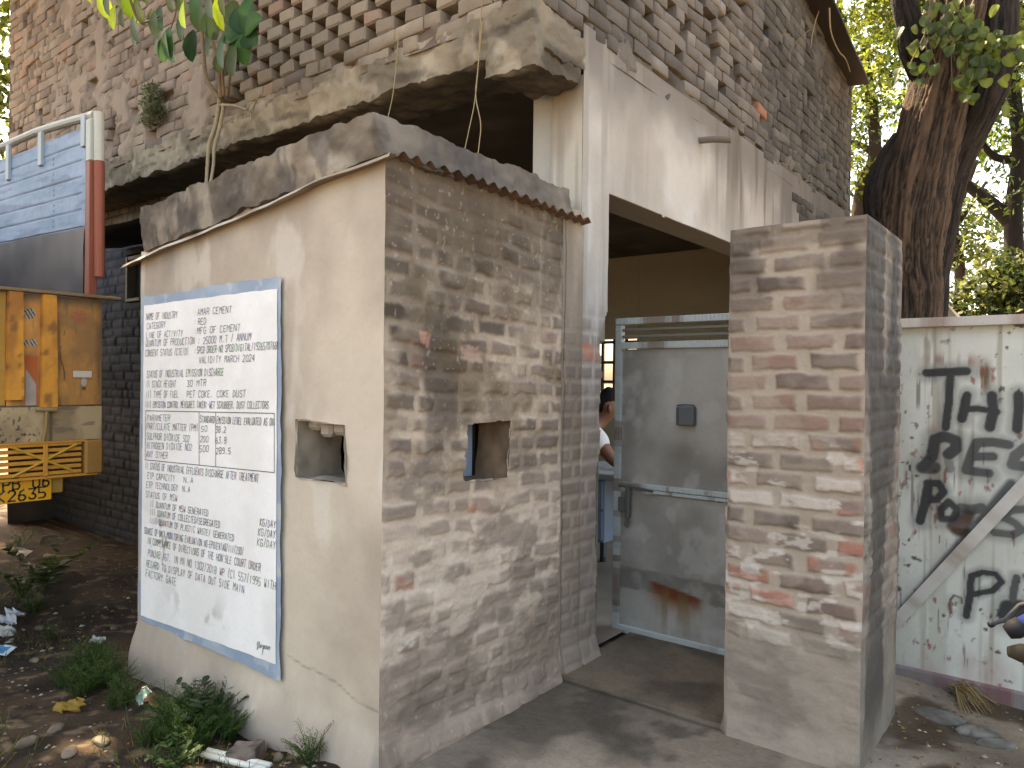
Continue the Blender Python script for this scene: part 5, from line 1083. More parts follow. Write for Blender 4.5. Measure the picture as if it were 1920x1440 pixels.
leafcloud('crown', [(-8.8, .8, 8.2, 1.7), (-7.2, 1.0, 8.6, 1.7), (-9.6, -.6, 8.0, 1.8), (-6.2, 0.2, 9.2, 1.6), (-7.6, 2.1, 9.4, 1.4), (-10.2, 1.4, 7.6, 1.5), (-8.0, -1.2, 8.8, 1.8), (-5.6, 1.4, 10.4, 1.5), (-10.8, 2.0, 9.0, 1.5), (-9.4, 2.4, 6.6, .9), (-9.0, 1.8, 6.9, .9), (-6.0, -1.6, 9.4, 1.5), (-4.6, .2, 10.8, 1.5), (-11.5, .4, 8.2, 1.6), (-4.4, 2.2, 8.8, 1.5), (-3.4, 1.4, 9.0, 1.5), (-5.6, 2.4, 8.2, 1.4), (-6.6, 1.6, 7.6, 1.1), (-4.6, 1.0, 8.6, 1.4), (-2.6, .6, 9.6, 1.4), (-8.2, 2.0, 7.6, 1.2), (-3.0, 2.6, 10.0, 1.4), (-11.2, 3.2, 8.2, 1.3), (-10.3, 2.9, 8.9, 1.3), (-12.2, 3.4, 8.8, 1.5), (-11.4, 2.4, 7.8, 1.2)], 34000, .19, .11, LG, 67, shade, M_LEAF, sprig=6)  # crown blobs added out of frame to keep sun off booth, bike and truck

# ------------------------------------------------------------------ fig sapling rooted in the wall
sap = thing('fig_sapling', (*on(412, 185, 'y', OY - .05),), 'broad leaved sapling with pale hanging roots growing from the brick wall above the beam', 'plant')
b = MB(); wp = lambda x, y, d=0.: on(x, y, 'y', OY - .03 - d)
rootc = A(176, 160, 132)
for pts, r0, r1 in (([wp(412, 185), wp(404, 235, .03), wp(392, 270, .08), wp(389, 310, .12), wp(387, 340, .2), wp(384, 364, .3)], .016, .010), ([wp(420, 195), wp(412, 240, .03), wp(402, 275, .06), wp(400, 310, .12), wp(394, 345, .2), wp(390, 364, .28)], .014, .008),
    ([wp(414, 197), wp(440, 198, .02), wp(462, 205, .03), wp(466, 195, .03)], .010, .006), ([wp(474, 205, .02), wp(480, 190, .03), wp(489, 177, .05)], .008, .004), ([wp(462, 205), wp(470, 214), wp(470, 228)], .006, .003)):
    limb(b, pts, r0, r1, 7, rootc, 2, .1)
b.build('root', M_BARK, sap, True)
b = MB(); stc = A(150, 126, 98)
for pts, r0, r1 in (([wp(412, 185), wp(388, 150, .04), wp(381, 100, .05), wp(378, 50, .08), wp(372, -20, .15)], .018, .010), ([wp(415, 185), wp(408, 120, .05), wp(394, 60, .12), wp(385, 0, .2), wp(380, -60, .3)], .017, .010), ([wp(420, 180), wp(418, 130, .06), wp(430, 90, .25), wp(458, 64, .42)], .012, .006), ([wp(426, 180), wp(430, 150, .05), wp(434, 110, .1)], .012, .006)):
    limb(b, pts, r0, r1, 8, stc, 6, .1)
b.build('stem', M_BARK, sap, True)
b = MB(); r = random.Random(12)
dk = [lin(36, 68, 36), lin(48, 84, 42), lin(62, 98, 46)]; backlit_c = [lin(176, 198, 44), lin(146, 176, 40)]; ol = [lin(64, 76, 30), lin(78, 90, 38), lin(56, 72, 34)]  # brightest leaf pair paints sun shining through into the base colour
C0 = wp(459, 62, .45)
for a in (8, 60, 118, 172, 228, 285, 330):                                       # rosette facing the viewer
    d = Vector((math.cos(R(a)) * .86, -.25, math.sin(R(a)))); leafmesh(b, C0, d, Vector((.25, -1, .15)), .175 + .03 * r.random(), .135, tuple(r.choice(dk)), 1)
for px, py, ln, ang, cs in ((420, 95, .20, -95, dk), (405, 75, .2, -120, dk), (362, 85, .2, -90, dk), (395, 45, .22, -70, ol), (430, 35, .2, -60, ol), (310, 95, .17, -90, dk), (322, 100, .17, -80, dk), (300, 85, .16, -100, dk), (440, 118, .17, -95, ol), (412, 130, .12, -90, ol), (350, 45, .2, -110, dk), (372, 25, .22, -80, ol)):
    q = wp(px, py, .35 + .15 * r.random()) + Vector((0, 0, .1)); leafmesh(b, q, Vector((math.cos(R(ang)), -.2, math.sin(R(ang)))), Vector((r.uniform(-.3, .3), -1, .3)), ln, ln * .72, tuple(r.choice(cs)), 1)
b.build('foliage', M_LEAFD, sap, True)
# overhanging twig of the shade tree with broad leaves, some coloured as if backlit
tw = thing('hanging_twig', (*on(260, -60, 'y', 2.0),), 'twig with bright yellow green broad leaves, coloured as backlit, hanging before the upper brick wall', 'branch')
b = MB(); q = lambda x, y, d=2.0: on(x, y, 'y', d)
limb(b, [q(150, -160), q(210, -60), q(240, -10), q(262, 40), q(300, 30)], .014, .004, 7, A(110, 96, 70), 4); limb(b, [q(210, -60), q(300, -20), q(330, 10), q(318, 60)], .008, .003, 6, A(110, 96, 70), 5); b.build('twig', M_BARK, tw, True)
b = MB()
for px, py, ang, ln, cs in ((190, -20, -85, .16, backlit_c), (236, -25, -70, .22, backlit_c), (224, -32, -100, .17, ol), (205, -30, -95, .17, ol), (255, -10, -80, .17, ol), (228, 15, -88, .11, ol), (258, 35, -95, .16, ol), (250, 28, -80, .15, ol), (290, 20, -90, .14, ol), (300, 10, -75, .15, dk), (318, 50, -95, .16, dk), (310, 58, -110, .14, dk), (215, 10, -95, .13, backlit_c), (200, -5, -85, .14, backlit_c), (345, 0, -80, .15, backlit_c), (408, -8, -100, .16, backlit_c), (285, 15, -110, .13, ol), (340, -25, -75, .16, ol), (370, -20, -95, .15, dk), (270, -40, -70, .16, ol), (160, -50, -100, .16, backlit_c), (322, -30, -90, .15, ol), (395, -28, -80, .17, ol), (420, -30, -100, .15, ol)):
    leafmesh(b, q(px, py, 2.0 + r.uniform(-.1, .1)), Vector((math.cos(R(ang)) * .9, r.uniform(-.25, .1), math.sin(R(ang)))), Vector((r.uniform(-.3, .3), -1, .25)), ln * 1.05, ln * .68, tuple(r.choice(cs)), 1)
b.build('foliage', M_LEAFD, tw, True)
b = MB(); r = random.Random(14); moss = thing('wall_weed', (*wp(288, 190),), 'tuft of dusty green weed growing from the brick joints left of the sapling', 'plant')
b.tube([wp(288, 235), wp(287, 210, .02), wp(289, 180, .04)], .006, 5, A(96, 92, 66)); b.build('stem', M_BARK, moss)
leafcloud('foliage', [(*wp(288, 170, .04), .075), (*wp(285, 195, .04), .095), (*wp(280, 225, .03), .07), (*wp(292, 210, .04), .09)], 1500, .028, .012, [lin(84, 92, 66), lin(108, 114, 84), lin(126, 128, 100)], 71, moss, M_LEAF, sprig=5)
# dry creeper strands hanging from the beam and over the far wall
def strand(label, pts, r_, c=A(170, 150, 116)):
    b = MB(); limb(b, pts, r_, r_ * .6, 6, c, 3, .1); o = b.build('dry_vine', M_BARK, None, True); return tag(o, label, 'vine', 'dry vines hanging on the building')
ov = lambda x, y, d=.03: on(x, y, 'y', OY - d)
strand('thin dry vine hanging alone from the beam left of the forked one', [ov(748, 60), ov(742, 130), ov(737, 175, .1), ov(732, 200, .25), ov(726, 226, .5)], .0035)
strand('long thin dry vine that forks in two above the booth roof, first strand', [ov(905, -10), ov(900, 60), ov(897, 120), ov(890, 190, .06), ov(880, 240, .1), ov(870, 286, .14)], .0035)
strand('twin strand of the forked vine, with a small knot near its end', [ov(904, 40), ov(896, 130), ov(892, 180, .05), ov(901, 230, .1), ov(899, 265, .12), ov(895, 296, .16)], .0035)
sv = lambda x, y, d=.05: on(x, y, 'x', FX + d)
strand('curved pale vine dangling under the dark eave', [sv(1555, 15, .2), sv(1558, 60, .2), sv(1572, 95, .2), sv(1585, 110, .2), sv(1594, 135, .2)], .008)
strand('straight pale vine crossing the brick wall near the dark eave', [sv(1545, -5), sv(1532, 30), sv(1524, 60), sv(1520, 90)], .007)
strand('faint branching vine lying on the shaded brick wall below the eave', [sv(1520, 55, .03), sv(1500, 70, .03), sv(1485, 90, .03), sv(1478, 110, .03)], .005, A(130, 112, 92))

# ------------------------------------------------------------------ person and desk in the room
def skin_mesh(name, pts, edges, rads, root, m, parent, sub=2, colr=(.3, .2, .15)):
    me = bpy.data.meshes.new('tmp'); me.from_pydata([tuple(p) for p in pts], edges, []); o = bpy.data.objects.new('tmp', me); COL.objects.link(o)
    sk = o.modifiers.new('s', 'SKIN'); sk.use_smooth_shade = True
    for i, v in enumerate(me.skin_vertices[0].data): v.radius = (rads[i], rads[i]) if not hasattr(rads[i], '__len__') else rads[i]; v.use_root = (i == root)
    sb = o.modifiers.new('b', 'SUBSURF'); sb.levels = sub; sb.render_levels = sub
    dg = bpy.context.evaluated_depsgraph_get(); dg.update(); ev = bpy.data.meshes.new_from_object(o.evaluated_get(dg)); bpy.data.objects.remove(o)
    ev.name = name; ev.materials.clear()
    at = ev.color_attributes.new('Col', 'FLOAT_COLOR', 'POINT'); a = np.ones((len(ev.vertices), 4), np.float32); a[:, :3] = colr; at.data.foreach_set('color', a.ravel())
    return link(name, ev, m, parent, True)
M_SKIN = mat('skin', None, .5, .02, 90, .05, 20); M_CLOTH = mat('cotton_cloth', None, .9, .25, 120, .06, 12)
HX = on(1141, 766, 'y', 4.62)                                               # head centre
per = thing('person', (HX.x - .30, HX.y - .12, .02), 'man in white short sleeved shirt and dark blue jeans leaning forward inside the doorway', 'person')
fd = Vector((.80, .60, 0)).normalized(); sd = Vector((-fd.y, fd.x, 0)); upv = Vector((0, 0, 1)); H0 = Vector(HX)
def bp_(f, s, z): return H0 + fd * f + sd * s + upv * z
pelvis = bp_(-.30, 0, -.46)
pts = [pelvis, bp_(-.24, 0, -.32), bp_(-.17, 0, -.20), bp_(-.085, 0, -.125), bp_(-.03, 0, -.06), H0.copy(), bp_(.015, 0, .075),
       bp_(-.12, .17, -.18), bp_(.02, .22, -.36), bp_(.20, .12, -.44), bp_(.28, .09, -.46), bp_(-.12, -.17, -.18), bp_(.02, -.22, -.36), bp_(.20, -.12, -.44), bp_(.28, -.09, -.46),
       bp_(-.29, .09, -.52), bp_(-.22, .10, -.92), bp_(-.30, .10, -1.28), bp_(-.17, .11, -1.315), bp_(-.29, -.09, -.52), bp_(-.22, -.10, -.92), bp_(-.30, -.10, -1.28), bp_(-.17, -.11, -1.315)]
ed = [(0, 1), (1, 2), (2, 3), (3, 4), (4, 5), (5, 6), (2, 7), (7, 8), (8, 9), (9, 10), (2, 11), (11, 12), (12, 13), (13, 14), (0, 15), (15, 16), (16, 17), (17, 18), (0, 19), (19, 20), (20, 21), (21, 22)]
rad = [.125, .12, .125, .062, .055, (.082, .098), .07, .06, .044, .032, .026, .06, .044, .032, .026, .085, .058, .042, .035, .085, .058, .042, .035]
body = skin_mesh('body', pts, ed, rad, 0, M_SKIN, per, 2, A(150, 104, 82))
# hands with fingers, face details and ears
sk = tuple(A(150, 104, 82))
for s in (1, -1):
    b = MB()
    w0 = bp_(.28, .09 * s, -.46)
    for k in range(4): o_ = sd * ((k - 1.5) * .018); L = (.062, .072, .068, .052)[k]; b.tube([w0 + o_ * .7, w0 + o_ + fd * .07, w0 + o_ + fd * (.07 + L * .55) - upv * .012, w0 + o_ + fd * (.07 + L * .85) - upv * .035], [.012, .010, .009, .007], 7, sk)
    b.tube([w0 - sd * s * .02, w0 - sd * s * .045 + fd * .03, w0 - sd * s * .05 + fd * .07 - upv * .01], [.012, .010, .008], 7, sk)
    b.build('hand', M_SKIN, body, True); b = MB()
    e = bp_(-.005, .083 * s, .0); b.tube([e - upv * .03, e + sd * s * .012, e + upv * .03], [.008, .016, .010], 8, sk); b.build('ear', M_SKIN, body, True)
dn = (fd * .9 - upv * .45).normalized(); n0 = H0 + dn * .085 + upv * .0
b = MB(); b.tube([n0 + upv * .03, n0 + dn * .022 - upv * .008, n0 + dn * .01 - upv * .02], [.010, .014, .010], 8, sk); b.build('nose', M_SKIN, body)
for s in (1, -1): b = MB(); e = H0 + dn * .078 + sd * s * .032 + upv * .022; b.tube([e - sd * .012, e, e + sd * .012], [.004, .008, .004], 6, (.02, .015, .012)); b.tube([e - sd * .018 + upv * .018, e + upv * .022, e + sd * .018 + upv * .017], .004, 6, (.02, .015, .012)); b.build('eye', M_SKIN, body)
b = MB(); e = H0 + dn * .080 - upv * .045; b.tube([e - sd * .022, e + dn * .006, e + sd * .022], [.003, .006, .003], 6, (.25, .1, .09)); b.build('mouth', M_SKIN, body)
skin_mesh('hair', [bp_(-.085, 0, -.02), bp_(-.055, 0, .055), bp_(.01, 0, .092), bp_(.062, 0, .080)], [(0, 1), (1, 2), (2, 3)], [(.050, .070), (.066, .082), (.058, .078), (.030, .062)], 1, M_BARK, per, 2, lin(26, 22, 20))
skin_mesh('shirt', [bp_(-.31, 0, -.47), pts[1], pts[2], bp_(-.10, 0, -.145), bp_(-.12, .17, -.18), bp_(-.03, .20, -.30), bp_(-.12, -.17, -.18), bp_(-.03, -.20, -.30)], [(0, 1), (1, 2), (2, 3), (2, 4), (4, 5), (2, 6), (6, 7)], [.145, .142, .148, .088, .085, .075, .085, .075], 1, M_CLOTH, per, 2, lin(232, 230, 226))
skin_mesh('jeans', [bp_(-.30, 0, -.48)] + [pts[i] for i in (15, 16, 17, 19, 20, 21)], [(0, 1), (1, 2), (2, 3), (0, 4), (4, 5), (5, 6)], [.142, .108, .078, .064, .108, .078, .064], 0, M_CLOTH, per, 2, lin(46, 54, 74))
dx, dy = HX.x + .16, HX.y + .15
desk = thing('steel_desk', (dx + .3, dy + .15, .02), 'pale blue steel desk with a drawer unit seen through the doorway gap', 'desk')
b = MB(); b.box((dx - .62, dy - .22, .80), (dx + .75, dy + .55, .845), A(160, 164, 162), .006); b.build('desk_top', M_METAL, desk)
b = MB(); b.box((dx - .60, dy - .19, .34), (dx - .16, dy + .5, .798), A(128, 148, 172), .008); du_ = b.build('drawer_unit', M_PAINT, desk)
for z in (.36, .585): b = MB(); b.box((dx - .585, dy - .2, z), (dx - .175, dy - .188, z + .205), A(136, 156, 180), .004); b.box((dx - .42, dy - .215, z + .10), (dx - .34, dy - .2, z + .115), A(90, 92, 94), .003); b.build('drawer', M_PAINT, du_)
for x in (dx - .57, dx + .70):
    for yy_ in (dy - .16, dy + .48): b = MB(); b.box((x - .02, yy_ - .02, .06), (x + .02, yy_ + .02, .34 if x < dx else .798), A(86, 90, 96), .004); b.tube([(x, yy_, .02), (x, yy_, .06)], .026, 10, A(60, 60, 62)); b.build('leg', M_METAL, desk)

# ------------------------------------------------------------------ motorcycle at the right edge (its left grip is in the picture)
g0 = on(1888, 1186, 'y', 1.72); gd = Vector((.78, .30, .52)).normalized()
hc = g0 + gd * .36
bike = thing('motorcycle', (hc.x, hc.y, -.02), 'motorcycle at the right edge with a blue handlebar grip and black clutch lever', 'motorcycle')
fx = Vector((-.30, .954, 0)).normalized(); sx = Vector((fx.y, -fx.x, 0)); K = Vector((hc.x, hc.y, 0)) - fx * .55
def mp(f, s, z): return K + fx * f + sx * s + Vector((0, 0, z))
bk_ = A(34, 34, 36)
b = MB(); b.tube([g0 + gd * .0, g0 + gd * .014, g0 + gd * .03], [.013, .0185, .0185], 16, A(26, 26, 30)); b.tube([g0 + gd * .03, g0 + gd * .06, g0 + gd * .09, g0 + gd * .12, g0 + gd * .15], [.0165, .0185, .0168, .0182, .017], 16, A(36, 52, 118)); gr = b.build('grip', M_DARK, bike, True)
b = MB(); b.tube([g0 + gd * .15, g0 + gd * .24, hc - fx * .02, hc + sx * .06 - fx * .02, hc + sx * .30 - fx * .10, hc + sx * .40 - fx * .2], .011, 10, A(120, 120, 122)); b.build('handlebar', M_METAL, bike, True)
b = MB(); b.tube([hc + sx * .28 - fx * .09, hc + sx * .40 - fx * .2], .018, 14, A(36, 52, 118)); b.build('grip', M_DARK, bike, True)
l0 = on(1857, 1171, 'y', 1.76); l1 = on(1885, 1162, 'y', 1.80); l2 = on(1912, 1136, 'y', 1.86)
b = MB(); b.tube([l0 - (l1 - l0) * .06, l0, l0 + (l1 - l0) * .12, l0 + (l1 - l0) * .3, l1, l2, g0 + gd * .19 + Vector((0, .03, .01))], [.003, .0068, .0065, .0042, .0050, .0066, .008], 10, bk_); b.build('clutch_lever', M_METAL, bike, True)
b = MB(); b.box(g0 + gd * .16 - Vector((.02, .02, .02)), g0 + gd * .16 + Vector((.02, .025, .022)), bk_, .008); b.build('switch_box', M_DARK, bike)
ip = on(1912, 1224, 'y', 1.78); b = MB(); b.tube([ip - sx * .02, ip, ip + sx * .03, ip + sx * .05], [.010, .018, .020, .014], 14, A(56, 50, 36)); b.tube([ip + sx * .05, mp(.62, -.02, .98)], .006, 8, bk_); b.build('indicator', M_DARK, bike, True)
for f_ in (-.62, .72):
    b = MB(); ring = [mp(f_ + .29 * math.cos(a), 0, .29 + .29 * math.sin(a)) for a in np.linspace(0, 2 * math.pi, 33)]; b.tube(ring, .045, 8, bk_, False); wh = b.build('wheel', M_DARK, bike, True)
    b = MB()
    for a in range(6): b.tube([mp(f_, 0, .29), mp(f_ + .26 * math.cos(a * 1.047), 0, .29 + .26 * math.sin(a * 1.047))], .012, 6, A(120, 120, 122))
    b.tube([mp(f_, -.06, .29), mp(f_, .06, .29)], .04, 12, A(110, 110, 112)); b.build('rim', M_METAL, wh)
for s in (-.085, .085): b = MB(); b.tube([mp(.72, s, .29), mp(.56, s, .95)], .02, 10, A(140, 140, 142)); b.build('fork', M_METAL, bike, True)
b = MB(); b.tube([mp(.50, 0, .86), mp(.34, 0, .90), mp(.10, 0, .92), mp(-.10, 0, .84)], [.05, .10, .11, .05], 16, A(40, 60, 130)); b.build('tank', M_PAINT, bike, True)
b = MB(); b.tube([mp(-.06, 0, .80), mp(-.25, 0, .80), mp(-.6, 0, .84), mp(-.74, 0, .87)], [.09, .12, .11, .06], 14, bk_); b.build('seat', M_DARK, bike, True)
b = MB(); b.box(mp(-.02, 0, .45) - Vector((.12, .12, .17)), mp(-.02, 0, .45) + Vector((.12, .12, .2)), A(90, 90, 92), .05); b.build('engine', M_METAL, bike)
b = MB(); b.tube([mp(.54, 0, .9), mp(.2, 0, .62), mp(-.2, 0, .55), mp(-.62, 0, .29)], .025, 8, bk_); b.tube([mp(.1, .12, .3), mp(-.3, .14, .28), mp(-.75, .15, .36)], .035, 10, A(120, 118, 116)); b.build('frame', M_METAL, bike, True)
b = MB(); b.tube([mp(.60, 0, .92), mp(.70, 0, .92)], [.06, .085], 16, A(200, 200, 196)); b.build('headlight', M_METAL, bike, True)
b = MB(); b.tube([mp(-.1, -.1, .28), mp(-.16, -.2, .0)], .012, 8, bk_); b.build('side_stand', M_METAL, bike)

# ------------------------------------------------------------------ litter, stones, weeds
def gp3(px, py, lift=0.):
    z = -.05
    for k in range(6): p = on(px, py, 'z', z); p.y = min(p.y, 1.80) if p.x > -4.2 and p.x < -2.1 else p.y; z = float(gz(np.array(p.x), np.array(p.y)))
    return Vector((p.x, p.y, z + lift))
def stone(name, p, sx_, sy_, sz_, rot, seed, cols, label, cat, group=None, amp=.25, m=M_STONE, boxy=0):
    r_ = np.random.RandomState(seed); n = 22; a = np.linspace(0, 2 * np.pi, n, endpoint=False); t = np.linspace(0, np.pi, 13); T_, A_ = np.meshgrid(t, a, indexing='ij')
    d = np.stack([np.sin(T_) * np.cos(A_), np.sin(T_) * np.sin(A_), np.cos(T_)], -1)
    if boxy: d = d / np.max(np.abs(d), -1, keepdims=True) ** boxy
    q = 1 + amp * 2 * (fb(d[..., 0] * 1.6 + seed, d[..., 1] * 1.6, d[..., 2] * 1.6, seed, 4) - .5)
    V = d * q[..., None] * np.array([sx_, sy_, sz_]) / 2; c, s = math.cos(rot), math.sin(rot)
    V = np.stack([V[..., 0] * c - V[..., 1] * s, V[..., 0] * s + V[..., 1] * c, V[..., 2]], -1) + np.array(p)
    i = np.arange(13 * n).reshape(13, n); j = np.roll(i, -1, 1); f = np.stack([i[:-1], i[1:], j[1:], j[:-1]], -1).reshape(-1, 4)
    P = V.reshape(-1, 3); C_ = mixc(A(*cols[0]), A(*cols[1]), ss(.35, .65, fb(P[:, 0] * 16, P[:, 1] * 16, P[:, 2] * 16, seed, 4)))
    return tag(npmesh(name, P, f, C_, m, None), label, cat, group)
p = gp3(462, 1428); bx_ = Matrix.Rotation(.55, 3, 'Z') @ Matrix.Rotation(.12, 3, 'X')
def c_brk(P): return mixc(mixc(A(134, 122, 112), A(96, 86, 79), ss(.4, .6, fb(P[:, 0] * 22, P[:, 1] * 22, P[:, 2] * 22, 1401, 4))), A(138, 92, 74), ss(.52, .62, fb(P[:, 0] * 9, P[:, 1] * 9, P[:, 2] * 9, 1403, 3)) * .7)
tag(rough_hexa([p + bx_ @ Vector(q_) for q_ in ((-.075, -.05, -.03), (.075, -.052, -.03), (.07, .05, -.03), (-.075, .048, -.03), (-.07, -.045, .075), (.062, -.048, .088), (.055, .04, .082), (-.062, .042, .066))], .009, .012, 9, c_brk, 'broken_brick', M_STONE, None, 90, None, .006), 'grey lump of broken brick and mortar beside the white pipe', 'brick')
p = gp3(505, 1400); stone('broken_brick', p + Vector((0, 0, .01)), .075, .06, .06, .2, 5, ((140, 132, 124), (108, 100, 94)), 'small pale mortar lump behind the larger broken brick', 'brick', None, .2, M_STONE, .4)
p = gp3(395, 1428, .035); p2 = gp3(452, 1440, .03); d = (p2 - p).normalized(); sdv = d.cross(Vector((0, 0, 1)))
b = MB()
pip = thing('plastic_pipe', tuple(p), 'white double plastic pipe cut off on the ground at the bottom edge', 'pipe')
for s, z in ((-.013, 0), (.013, -.004)): b = MB(); o_ = p + sdv * s + Vector((0, 0, z)); b.tube([o_ - d * .03, o_ + d * .3], .0125, 12, A(236, 236, 222)); b.build('tube', M_PAINT, pip, True)
def sheet(name, px, py, w_, h_, rot, tilt, col, label, cat, crump=.02, seed=1, lift=.02, col2=None, m=M_PAINT, shape=None):
    p = gp3(px, py, lift); n = 14; u, v = np.meshgrid(np.linspace(-.5, .5, n), np.linspace(-.5, .5, n), indexing='ij')
    wz = crump * 2 * (fb(u * 3.5 + seed, v * 3.5, seed, seed, 3) - .5); wu = 1.
    if shape == 'leaf': wu = np.sqrt(np.clip(1 - (2 * v) ** 2, .002, 1)) * (1 + .2 * np.sin(v * 19))
    P = np.stack([u * w_ * wu, v * h_, wz], -1).reshape(-1, 3); Mx = Matrix.Rotation(rot, 3, 'Z') @ Matrix.Rotation(tilt, 3, 'X'); P = P @ np.array(Mx).T + np.array(p)
    c = np.repeat(A(*col)[None], n * n, 0)
    if col2 is not None: c = mixc(c, A(*col2), ss(.05, .0, np.maximum(np.abs(u.ravel()) * 1.2, np.abs(v.ravel()) * 1.0) - .36))
    o = npmesh(name, P, gridfaces(n, n), c, m, None); sm = o.modifiers.new('thickness', 'SOLIDIFY'); sm.thickness = .0012; return tag(o, label, cat)
sheet('dead_leaf', 130, 1335, .15, .09, .5, .25, (184, 152, 70), 'yellow dried leaf lying on the dirt near the bottom left corner', 'leaf', .035, 3, .03, None, M_LEAF, 'leaf')
sheet('paper_wrapper', 268, 1318, .095, .075, -.25, .85, (224, 232, 226), 'folded white and pale green paper wrapper lying in the weeds under the notice', 'wrapper', .03, 21, .035, (150, 186, 160))
sheet('paper_scrap', 182, 1206, .10, .05, .3, .5, (206, 204, 200), 'crumpled white scrap lying alone on the dark soil left of the booth', 'litter', .03, 7, .02)
sheet('plastic_bag', 24, 1168, .17, .10, .2, .5, (204, 206, 210), 'crumpled whitish plastic bag at the left edge under the truck', 'bag', .09, 9, .03)
sheet('plastic_bag', 6, 1192, .11, .08, .9, .4, (188, 184, 176), 'dull torn plastic piece just below the whitish bag at the left edge', 'bag', .06, 11, .02)
sheet('blue_packet', 2, 1228, .16, .075, .35, .35, (206, 214, 220), 'blue wrapper with a white rim cut off by the left edge', 'packet', .012, 13, .03, (58, 134, 176))
sheet('yellow_scrap', 108, 1052, .30, .05, .3, .4, (150, 124, 56), 'muddy yellow strip lying in the shade beneath the truck', 'litter', .03, 15, .03)
sheet('board_scrap', 92, 1022, .16, .12, .8, .9, (128, 116, 98), 'tilted grey board scrap standing in the heap beneath the truck', 'litter', .015, 17, .04)
sheet('board_scrap', 40, 1042, .24, .09, .2, .5, (112, 98, 82), 'flat brownish board scrap low in the heap beneath the truck', 'litter', .015, 19, .03)
st_ = [(190, 1391, .10, .055, .02), (75, 1180, .06, .04, .025), (215, 1180, .05, .035, .025), (105, 1368, .08, .045, .02), (130, 1412, .09, .06, .02), (65, 1240, .05, .035, .02), (68, 1078, .13, .09, .05), (50, 1395, .08, .05, .025), (530, 1420, .05, .04, .025), (545, 1380, .045, .035, .025)]
for k, (px, py, a_, b_, c_) in enumerate(st_):
    p = gp3(px, py); stone('ground_stone', p + Vector((0, 0, c_ * .2)), a_, b_, c_ * 1.5, k * .7, 20 + k, ((138, 124, 106), (98, 86, 72)), 'pale dusty stone lying in the dirt left of the booth', 'stone', 'stones in the dirt left of the booth', .32, M_STONE, .35)
for k, (px, py, a_, b_, c_, lb) in enumerate(((1755, 1345, .24, .15, .035, 'broad flat stone set in the ground before the white gate'), (1840, 1378, .15, .10, .035, 'middle sized flat stone below the straw tuft'), (1868, 1398, .16, .08, .03, 'flat stone nearest the lower right corner'), (1815, 1372, .12, .07, .03, 'flat stone wedged between the broad stone and the straw tuft'))):
    p = gp3(px, py); stone('flat_stone', p + Vector((0, 0, .004)), a_, b_, c_ * 1.4, .3 * k, 50 + k, ((120, 118, 110), (88, 86, 80)), lb, 'stone', 'flat stones before the white gate', .16)
straw = thing('straw_tuft', tuple(gp3(1785, 1300)), 'tuft of dry straw at the foot of the white gate', 'straw'); b = MB(); r = random.Random(21); q0 = gp3(1782, 1298, .03)
for k in range(70):
    e = gp3(1800 + r.uniform(0, 75), 1312 + r.uniform(-8, 34), .006); m_ = (q0 + e) / 2 + Vector((0, 0, r.uniform(.015, .06))); b.tube([q0 + Vector((r.uniform(-.02, .02), r.uniform(-.02, .02), 0)), m_, e], [.0025, .002, .001], 4, tuple(A(*r.choice(((150, 126, 84), (124, 102, 66), (170, 148, 104))))))
b.build('blade', M_BARK, straw)
# weeds: fern like clumps
def weed(label, px, py, hgt, n, seed, group, cols=None, leafy=0):
    p = gp3(px, py); t = thing('weed', tuple(p), label, 'weed', group); r = random.Random(seed); b = MB(); lf = MB(); cols = cols or [lin(52, 78, 36), lin(70, 98, 46), lin(92, 118, 58)]
    for k in range(n):
        a = r.uniform(0, 6.28); sp = r.uniform(.25, 1.0); tip = p + Vector((math.cos(a) * hgt * sp, math.sin(a) * hgt * sp, hgt * r.uniform(.4, 1.05))); mid = p + (tip - p) * .5 + Vector((0, 0, hgt * .18)); base = p + Vector((r.gauss(0, .015), r.gauss(0, .015), -.01))
        b.tube([base, mid, tip], [.0022, .0016, .0008], 4, tuple(cols[0]))
        for j in range(13 if not leafy else 6):
            f = .2 + .8 * j / (12 if not leafy else 5); q = (base * (1 - f) ** 2 + mid * 2 * f * (1 - f) + tip * f * f); d = (tip - base).normalized()
            for s in (-1, 1):
                dd = (d * .5 + Vector((-math.sin(a), math.cos(a), 0)) * s + Vector((0, 0, r.uniform(-.1, .5)))).normalized(); c = cols[min(2, int(r.random() * 3))]
                if leafy: leafmesh(lf, q, dd, Vector((r.uniform(-.4, .4), r.uniform(-.4, .4), 1)), hgt * r.uniform(.22, .36), hgt * .15, tuple(c), 1)
                else:
                    L = hgt * r.uniform(.12, .22) * (1.1 - .5 * f)
                    for m_ in range(3): leafmesh(lf, q + dd * L * m_ * .33, (dd + Vector((r.uniform(-.6, .6), r.uniform(-.6, .6), .2))).normalized(), Vector((0, 0, 1)), L * .6, L * .16, tuple(c))
    b.build('stem', M_LEAF, t); lf.build('foliage', M_LEAF, t)
gl = 'ferny weeds on the dirt in front of the booth'
